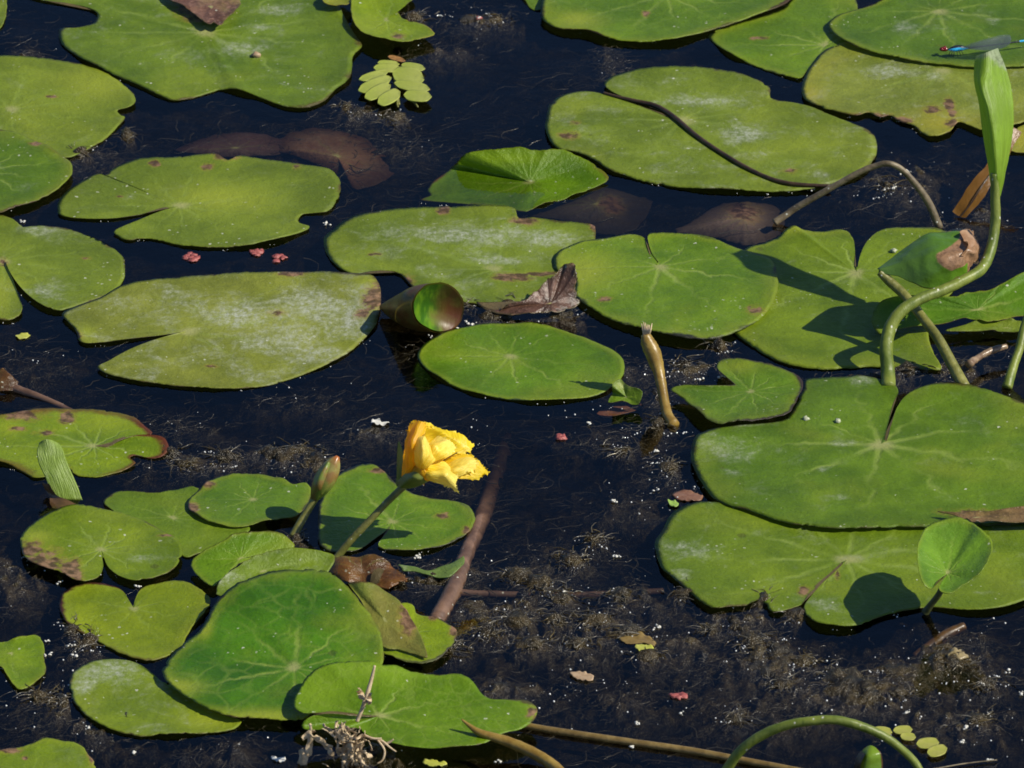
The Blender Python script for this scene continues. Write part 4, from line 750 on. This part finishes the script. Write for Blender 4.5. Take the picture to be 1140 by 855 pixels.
flake('pale torn scrap left of the withered plant', Z(zy, [(10,785),(40,790),(80,785),(105,798),(80,815),(30,808)]), whitem, 1.2)
crumb = blob('seed_husk', 285, 61, 4.5, 5.5, tanm, None, .7, 2, .6, 4); tag(crumb, 'tan husk crumb resting on the huge pad', 'husk')
for k, (x, y, l) in enumerate([(897,466,'left of two tiny burrs on the broadest pad'), (933,468.5,'right of two tiny burrs on the broadest pad'), (995.5,279,'tiny white burr on the shaded pad behind the curled leaf')]):
    b_ = blob('seed_burr', x, y, 8.5 if k < 2 else 4.5, 3.2, simple('burr', (.35,.40,.22), (.6,.62,.45), 500), None, .8, 2, .9, k+9); tag(b_, l, 'burr', None)
shell = blob('foam_knot', 905, 726, 2, 10, simple('knot', (.20,.15,.06), (.38,.30,.15), 260, .3), None, .6, 3, .8, 41)
shell.data.update(); tag(shell, 'knobbly wet brown lump of weed below the small standing leaf', 'weed lump'); shell.name = 'weed_lump'
shell.location = at(1064, 730, 2)
pth = stalk('drowned_piece', Z(zi, [(790,505,724),(850,465,712),(900,430,702),(950,405,696)]), [9,13,12,9], simple('orange_drowned', (.06,.032,.010), (.12,.06,.018)), n=20, wob=.2); tag(pth, 'short orange-brown stem piece below the small standing leaf', 'stem')  # piece of a drowned plant
woodm = simple('wet_twig', (.16,.10,.06), (.34,.24,.14), 200, .28)
wt = stalk('wet_twig', Z(zx, [(790,660,420),(860,610,410),(940,570,404),(1030,545,400)]), [10,7,8,6], woodm, n=24, wob=.35); tag(wt, 'pale wet twig in the dark gap beneath the tilted shaded leaf', 'twig')

# little white bits: five-lobed shreds and specks afloat
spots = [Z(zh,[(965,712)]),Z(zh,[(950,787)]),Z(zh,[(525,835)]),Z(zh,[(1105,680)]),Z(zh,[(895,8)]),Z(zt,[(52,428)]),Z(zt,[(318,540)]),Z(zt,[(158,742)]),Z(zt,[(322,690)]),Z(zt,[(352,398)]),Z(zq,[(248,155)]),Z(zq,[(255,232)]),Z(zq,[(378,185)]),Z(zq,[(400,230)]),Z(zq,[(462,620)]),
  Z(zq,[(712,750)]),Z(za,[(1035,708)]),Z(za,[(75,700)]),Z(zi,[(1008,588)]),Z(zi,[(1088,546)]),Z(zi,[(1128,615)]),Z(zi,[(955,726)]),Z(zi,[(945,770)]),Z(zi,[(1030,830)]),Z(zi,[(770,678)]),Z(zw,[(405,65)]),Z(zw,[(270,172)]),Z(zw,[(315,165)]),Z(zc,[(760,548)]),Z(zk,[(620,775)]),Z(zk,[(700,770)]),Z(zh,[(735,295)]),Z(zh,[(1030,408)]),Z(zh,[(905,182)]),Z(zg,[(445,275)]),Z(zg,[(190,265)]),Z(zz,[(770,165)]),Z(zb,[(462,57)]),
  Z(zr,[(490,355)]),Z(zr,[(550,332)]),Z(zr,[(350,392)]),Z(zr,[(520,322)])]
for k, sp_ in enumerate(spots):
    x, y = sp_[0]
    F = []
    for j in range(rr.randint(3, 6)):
        F.append(blob('white_speck', x+rr.gauss(0, 2.2), y+rr.gauss(0, 1.1), .7+rr.random()*1.2, rr.uniform(.7, 2.0), whitem, None, .7, 1, 1.1, 60+k*7+j))
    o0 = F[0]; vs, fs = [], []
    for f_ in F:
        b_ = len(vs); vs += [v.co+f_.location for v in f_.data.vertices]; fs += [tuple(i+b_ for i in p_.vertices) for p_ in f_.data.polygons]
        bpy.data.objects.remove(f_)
    tag(mesh_obj('white_speck', vs, fs, whitem), 'small white speck floating on the dark water', 'foam speck', 'white specks on the water')
# ================================================================ pond bed, weed, water
q = NT('mud'); o = q.obj()
c = q.mix(q.noise(o, 40, 6), (.03,.025,.015), (.07,.055,.035))
m_mud = q.surf(q.n('ShaderNodeBsdfPrincipled', {'Base Color': c, 'Roughness': .8}).outputs[0])
n = 60
vs = [((i/n-.5)*14, (j/n-.5)*14, -.075+.012*noise.noise(Vector((i*.9, j*.9, 0)))) for j in range(n+1) for i in range(n+1)]
fs = [(j*(n+1)+i, j*(n+1)+i+1, (j+1)*(n+1)+i+1, (j+1)*(n+1)+i) for j in range(n) for i in range(n)]
tag(mesh_obj('pond_bed', vs, fs, m_mud, origin=(0, 0, 0)), kind='structure')

def water_mat():
    q = NT('pond_water_surface'); o = q.obj()
    n1 = q.noise(o, 9, 3, .5); n2 = q.noise(o, 75, 4, .6)
    h = q.math('ADD', n1, q.math('MULTIPLY', n2, .10))
    nb = q.bump(h, .25, .006)
    fr = q.n('ShaderNodeFresnel', {'IOR': 1.33, 'Normal': nb}).outputs[0]
    gl = q.n('ShaderNodeBsdfGlossy', {'Color': (1, 1, 1), 'Roughness': .02, 'Normal': nb})
    tr = q.n('ShaderNodeBsdfTransparent', {'Color': (1, 1, 1)})
    ms = q.n('ShaderNodeMixShader', {0: fr, 1: tr.outputs[0], 2: gl.outputs[0]})
    va = q.n('ShaderNodeVolumeAbsorption', {'Color': (.46, .44, .36), 'Density': 150.0})
    q.t.links.new(va.outputs[0], q.out.inputs[1])
    return q.surf(ms.outputs[0])
a, b, zt_, zb_ = -7, 7, 0.0, -.2
vs = [(a,a,zb_),(b,a,zb_),(b,b,zb_),(a,b,zb_),(a,a,zt_),(b,a,zt_),(b,b,zt_),(a,b,zt_)]
fs = [(3,2,1,0),(4,5,6,7),(0,1,5,4),(1,2,6,5),(2,3,7,6),(3,0,4,7)]
tag(mesh_obj('pond_water', vs, fs, water_mat(), origin=(0, 0, 0), smooth=False), kind='structure')

# matted weed: a lumpy mat just under the surface that breaks it in places
CL = [(560,690,75,34,1.0),(640,700,85,40,1.0),(700,660,70,34,.9),(600,640,60,24,.9),(760,720,70,30,.85),(860,735,80,30,1.0),(945,765,70,22,1.1),(1010,740,60,28,.8),(1070,735,60,34,1.1),(820,690,50,16,1.1),(700,560,50,20,.6),(690,480,60,16,.8),(740,520,40,24,.7),
      (300,505,60,13,1.0),(215,515,60,12,1.0),(430,480,60,8,.9),(200,470,50,10,.7),(345,515,30,12,1),(95,712,26,18,.95),(45,785,40,26,.85),(120,810,60,22,.9),(250,830,70,20,.7),(480,800,50,20,.8),(330,440,60,10,.6),(40,400,60,20,.6),
      (530,20,50,16,.9),(490,55,45,18,.8),(410,125,40,14,1.0),(450,160,45,14,.7),(1000,200,60,26,.9),(1080,240,50,30,.8),(1060,410,60,16,1.1),(560,350,50,10,1.2),(620,350,50,10,1.0),(480,390,40,10,.7),(700,410,40,14,.9),(760,410,40,10,1.1),(330,620,30,14,1.1),(500,640,40,18,1.0),
      (580,760,80,24,.7),(700,770,90,26,.6),(1080,800,80,26,.9),(850,790,80,22,.8),(640,610,70,20,.6),(690,90,20,24,.6),(680,60,14,16,.8),(880,150,30,10,.7),(100,170,40,14,.8),(30,60,30,24,.7),(420,835,60,18,.9),(20,640,40,30,.7),(730,440,24,14,.9),(460,640,30,12,1.0),(960,420,60,8,.8),(500,520,40,20,.4)]
LUMPS = [(600,648,16,7),(625,665,14,7),(665,690,16,7),(690,662,12,6),(575,690,18,8),(590,716,16,7),(640,716,14,6),(700,702,13,6),(618,690,12,6),(838,712,16,9),(846,724,10,5),(895,735,14,7),(930,752,18,8),(955,766,16,8),(968,776,9,5),(852,668,12,6),(885,684,16,6),(640,622,16,6),(1062,733,16,10),(330,500,18,5),(352,508,12,4),
         (205,516,12,5),(190,505,9,4),(545,703,12,6),(252,508,14,4),(1012,410,18,5),(566,338,12,5),(520,338,10,4),(98,712,12,6),(80,700,9,5),(70,780,10,6),(45,775,14,6),(760,660,14,5),(790,700,10,5),(720,730,14,5),(505,720,14,6),(870,760,12,5),(1100,760,14,6),(1000,770,12,5),(735,470,12,5),(690,500,14,4),(745,520,9,6),(440,130,12,5),(385,118,8,4),(90,170,9,4),(140,150,7,4),(460,18,12,5),(760,405,12,3),(800,385,10,3),(985,205,10,5),(660,600,12,5),(575,640,12,5),(1090,800,14,6),(820,800,12,5),(550,22,10,4),(330,600,8,5)]
LG = [(at(x, y).xy, rx*U, ry*U/SE) for x, y, rx, ry in LUMPS]
m_weed_q = NT('wet_weed'); q = m_weed_q; o = q.obj()
n1 = q.noise(o, 120, 6, .65); n2 = q.noise(o, 420, 4, .6)
c = q.mix(q.ss(n1, .35, .65), (.014,.010,.003), (.062,.043,.013)); c = q.mix(q.math('MULTIPLY', q.ss(n2, .55, .75), .7), c, (.075,.06,.02))
gnz = q.n('ShaderNodeSeparateXYZ', {0: q.n('ShaderNodeNewGeometry').outputs['Position']}).outputs[2]
nb = q.bump(n2, .9, .0022, q.bump(n1, .8, .004))
m_weed = q.surf(q.n('ShaderNodeBsdfPrincipled', {'Base Color': c, 'Roughness': .22, 'Specular IOR Level': .5, 'Normal': nb}).outputs[0])
GC = [(at(x, y).xy, max(1, (rx*U)), max(1e-4, ry*U/SE), s) for x, y, rx, ry, s in CL]
x0, x1, y0, y1 = -.27, .27, -.46, .52
nx, ny = 300, 470
vs = []
for j in range(ny+1):
    for i in range(nx+1):
        x, y = x0+(x1-x0)*i/nx, y0+(y1-y0)*j/ny
        m = 0.0
        for (gc, rx, ry, s), (_, _, rpx, _, _) in zip(GC, CL):
            d2 = ((x-gc[0])/(rpx*U))**2+((y-gc[1])/ry)**2
            if d2 < 4: m = max(m, s*math.exp(-d2*.9))
        p = Vector((x*22, y*14, 3)); p2 = Vector((x*75, y*55, 1)); p3 = Vector((x*240, y*200, 7))
        f = noise.noise(p)*.5+noise.noise(p2)*.6+noise.noise(p3)*.62+abs(noise.noise(p3*2.1))*.35
        z = -.0098 + .0022*noise.noise(Vector((x*11, y*8, 9))) + .0098*m + .0066*f*(.5+m)
        for (gc, rx_, ry_) in LG:
            dx_, dy_ = (x-gc[0])/rx_, (y-gc[1])/ry_
            if -2 < dx_ < 2 and -2 < dy_ < 2:
                z = max(z, -.0045 + .0088*math.exp(-(dx_*dx_+dy_*dy_)) + .0050*f) if dx_*dx_+dy_*dy_ < 2.2 else z
        if z > .0003: z = .0003+(z-.0003)*.55
        edge = min(1, min(i, nx-i, j, ny-j)/14)
        vs.append((x, y, z*edge - .05*(1-edge)))
fs = [(j*(nx+1)+i, j*(nx+1)+i+1, (j+1)*(nx+1)+i+1, (j+1)*(nx+1)+i) for j in range(ny) for i in range(nx)]
tag(mesh_obj('weed_mat', vs, fs, m_weed, origin=(0, 0, 0)), 'matted brown water weed lying just under the surface, breaking it in lumps', 'water weed', kind='stuff')

# fine weed strands drifting under the surface
rg = random.Random(21)
vs, fs, tone = [], [], []
def strand(x, y, z, ang, L, r, curl, t):
    pts = []; a_ = ang
    for k in range(7):
        pts.append(Vector((x, y, z))); st_ = L/6
        x += math.cos(a_)*st_; y += math.sin(a_)*st_; z += rg.uniform(-.0006, .0006); a_ += curl+rg.uniform(-.6, .6); z = min(z, -.0004)
    v_, f_ = tube_geo(pts, [r*(1-.11*k) for k in range(7)], 3, False)
    b_ = len(vs); vs.extend(v_); fs.extend(tuple(i+b_ for i in f) for f in f_); tone.extend([t]*len(v_))
for k in range(9000):
    px, py = rg.uniform(-20, 1160), rg.uniform(-20, 880); P = at(px, py)
    if noise.noise(Vector((P.x*9, P.y*6, 2))) < .06 and rg.random() < .9: continue
    strand(P.x, P.y, -abs(rg.gauss(.0035, .002))-.0012, rg.gauss(.1, .7)+rg.choice([0, math.pi]), rg.uniform(.006, .022), rg.choice([.00006, .00008, .0001, .00014, .0003]), rg.uniform(-.3, .3), rg.random())
for (x, y, rx, ry, s) in CL:                      # tufts around the lumps
    for k in range(int(110*s)):
        px, py = x+rg.gauss(0, rx*.6), y+rg.gauss(0, ry*.6); P = at(px, py)
        strand(P.x, P.y, rg.uniform(-.004, .0002), rg.uniform(0, 6.28), rg.uniform(.004, .013), rg.uniform(.0001, .0003), rg.uniform(-.5, .5), rg.random()*.5)
for (x, y, rx, ry) in LUMPS:
    for k in range(int(26+rx*ry*.25)):
        P = at(x+rg.gauss(0, rx*.7), y+rg.gauss(0, ry*.8))
        a_ = rg.uniform(0, 6.28); pts = []; xx, yy, zz = P.x, P.y, rg.uniform(-.002, .0012)
        dz = rg.uniform(-.0003, .0006); L_ = rg.uniform(.003, .009)/6
        for j in range(7):
            pts.append(Vector((xx, yy, zz))); xx += math.cos(a_)*L_; yy += math.sin(a_)*L_; zz += dz-.00012*j; a_ += rg.uniform(-.5, .5)
        r_ = rg.uniform(.00015, .0004)
        v_, f_ = tube_geo(pts, [r_*(1-.12*j) for j in range(7)], 4, False)
        b_ = len(vs); vs.extend(v_); fs.extend(tuple(i+b_ for i in f) for f in f_); tone.extend([rg.choice([1.2, 1.4, 1.7])]*len(v_))
q = NT('strand'); tn = q.attr('tone').outputs['Fac']
c = q.mix(q.ss(tn, 1.05, 1.7), q.mix(tn, (.045,.036,.018), (.125,.112,.085)), q.mix(q.ss(q.noise(q.obj(), 160, 3), .4, .6), (.032,.023,.006), (.10,.072,.022)))
m_str = q.surf(q.n('ShaderNodeBsdfPrincipled', {'Base Color': c, 'Roughness': .25}).outputs[0])
tag(mesh_obj('weed_strands', vs, fs, m_str, origin=(0, 0, 0), attrs={'tone': ('FLOAT', tone)}), 'fine grey-brown weed strands drifting under the dark water', 'water weed', kind='stuff')

# white beads: sun glints put in as colour, plus some bubbles
m_glint = simple('white_glint', (.78,.78,.74), (.92,.92,.88), 300, .08, spec=1.0)
import bmesh
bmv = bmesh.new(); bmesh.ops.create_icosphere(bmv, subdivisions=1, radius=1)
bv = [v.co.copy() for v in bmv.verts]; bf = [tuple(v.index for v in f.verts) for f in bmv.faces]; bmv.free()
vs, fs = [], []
def bead(P, r):
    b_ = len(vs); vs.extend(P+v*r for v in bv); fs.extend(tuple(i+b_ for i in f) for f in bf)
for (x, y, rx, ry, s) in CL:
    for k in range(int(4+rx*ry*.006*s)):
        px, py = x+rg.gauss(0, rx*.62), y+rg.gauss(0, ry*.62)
        bead(at(px, py, .3), rg.choice([.3, .35, .4, .5, .6, .75, 1.0])*U)
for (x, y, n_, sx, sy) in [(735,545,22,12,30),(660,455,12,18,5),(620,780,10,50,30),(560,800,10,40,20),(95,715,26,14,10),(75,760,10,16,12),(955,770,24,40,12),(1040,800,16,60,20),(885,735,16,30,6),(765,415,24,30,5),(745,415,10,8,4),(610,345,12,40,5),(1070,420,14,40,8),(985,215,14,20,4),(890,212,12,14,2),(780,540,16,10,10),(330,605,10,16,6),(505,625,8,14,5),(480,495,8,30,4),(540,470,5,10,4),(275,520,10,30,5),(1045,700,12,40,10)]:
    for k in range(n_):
        bead(at(x+rg.gauss(0, sx), y+rg.gauss(0, sy), .3), rg.choice([.4, .5, .6, .8, 1.2])*U)
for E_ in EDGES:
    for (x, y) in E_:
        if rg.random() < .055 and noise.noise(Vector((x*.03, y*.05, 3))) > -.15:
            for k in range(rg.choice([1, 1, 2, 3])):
                bead(at(x+rg.gauss(0, 2.5), y+1.5+rg.random()*1.5, .4), rg.choice([.3, .4, .5, .65])*U)
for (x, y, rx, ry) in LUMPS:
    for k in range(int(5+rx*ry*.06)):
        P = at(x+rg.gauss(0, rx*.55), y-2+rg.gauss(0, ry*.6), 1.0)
        bead(P, rg.choice([.3, .35, .4, .5, .65])*U)
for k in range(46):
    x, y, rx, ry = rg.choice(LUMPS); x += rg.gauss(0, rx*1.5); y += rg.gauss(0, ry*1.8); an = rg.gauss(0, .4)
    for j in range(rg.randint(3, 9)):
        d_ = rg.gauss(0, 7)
        bead(at(x+d_*math.cos(an)+rg.gauss(0, 1.2), y+d_*math.sin(an)*.5+rg.gauss(0, .8), .5), rg.choice([.35, .45, .6, .8, 1.05])*U)
tag(mesh_obj('glint_beads', vs, fs, m_glint, origin=(0, 0, 0)), 'pinprick white beads standing for sun glints and bubbles along wet weed and pad margins', 'foam', kind='stuff')

# ================================================================ light, sky, camera
sun_dir = Vector((.98, -.25, 1.0)).normalized()
el = math.asin(sun_dir.z); az = math.atan2(sun_dir.x, sun_dir.y)
sd = bpy.data.lights.new('sun', 'SUN'); sd.energy = 5.0; sd.angle = R(.53); sd.color = (1.0, .93, .79)
so = bpy.data.objects.new('sun', sd); COL.objects.link(so); so.rotation_euler = sun_dir.to_track_quat('Z', 'Y').to_euler(); so.location = sun_dir*3
w = bpy.data.worlds.new('World'); SC.world = w; w.use_nodes = True
nt = w.node_tree; nt.nodes.clear()
sk_ = nt.nodes.new('ShaderNodeTexSky'); sk_.sky_type = 'NISHITA'; sk_.sun_disc = False; sk_.sun_elevation = el; sk_.sun_rotation = az; sk_.ozone_density = 2.0
bg = nt.nodes.new('ShaderNodeBackground'); bg.inputs[1].default_value = .060
wo = nt.nodes.new('ShaderNodeOutputWorld'); tint = nt.nodes.new('ShaderNodeMix'); tint.data_type = 'RGBA'; tint.blend_type = 'MULTIPLY'; tint.inputs[0].default_value = 1.0; tint.inputs[7].default_value = (.74, 1.0, 1.38, 1)
nt.links.new(sk_.outputs[0], tint.inputs[6]); nt.links.new(tint.outputs[2], bg.inputs[0]); nt.links.new(bg.outputs[0], wo.inputs[0])
cd = bpy.data.cameras.new('camera'); cam = bpy.data.objects.new('camera', cd); COL.objects.link(cam)
cam.location = CAM; cam.rotation_euler = (math.pi/2-ELEV, 0, 0)
cd.sensor_width = 36; cd.lens = 36*DIST/(1140*U); cd.clip_start = .1; cd.clip_end = 200
cd.dof.use_dof = True; cd.dof.focus_distance = DIST-.05; cd.dof.aperture_fstop = 64
SC.camera = cam
SC.view_settings.view_transform = 'Standard'; SC.view_settings.look = 'None'; SC.view_settings.exposure = 0
SC.render.engine = 'CYCLES'; SC.cycles.use_denoising = True; SC.cycles.filter_width = 1.7
SC.cycles.transparent_max_bounces = 16; SC.cycles.max_bounces = 10
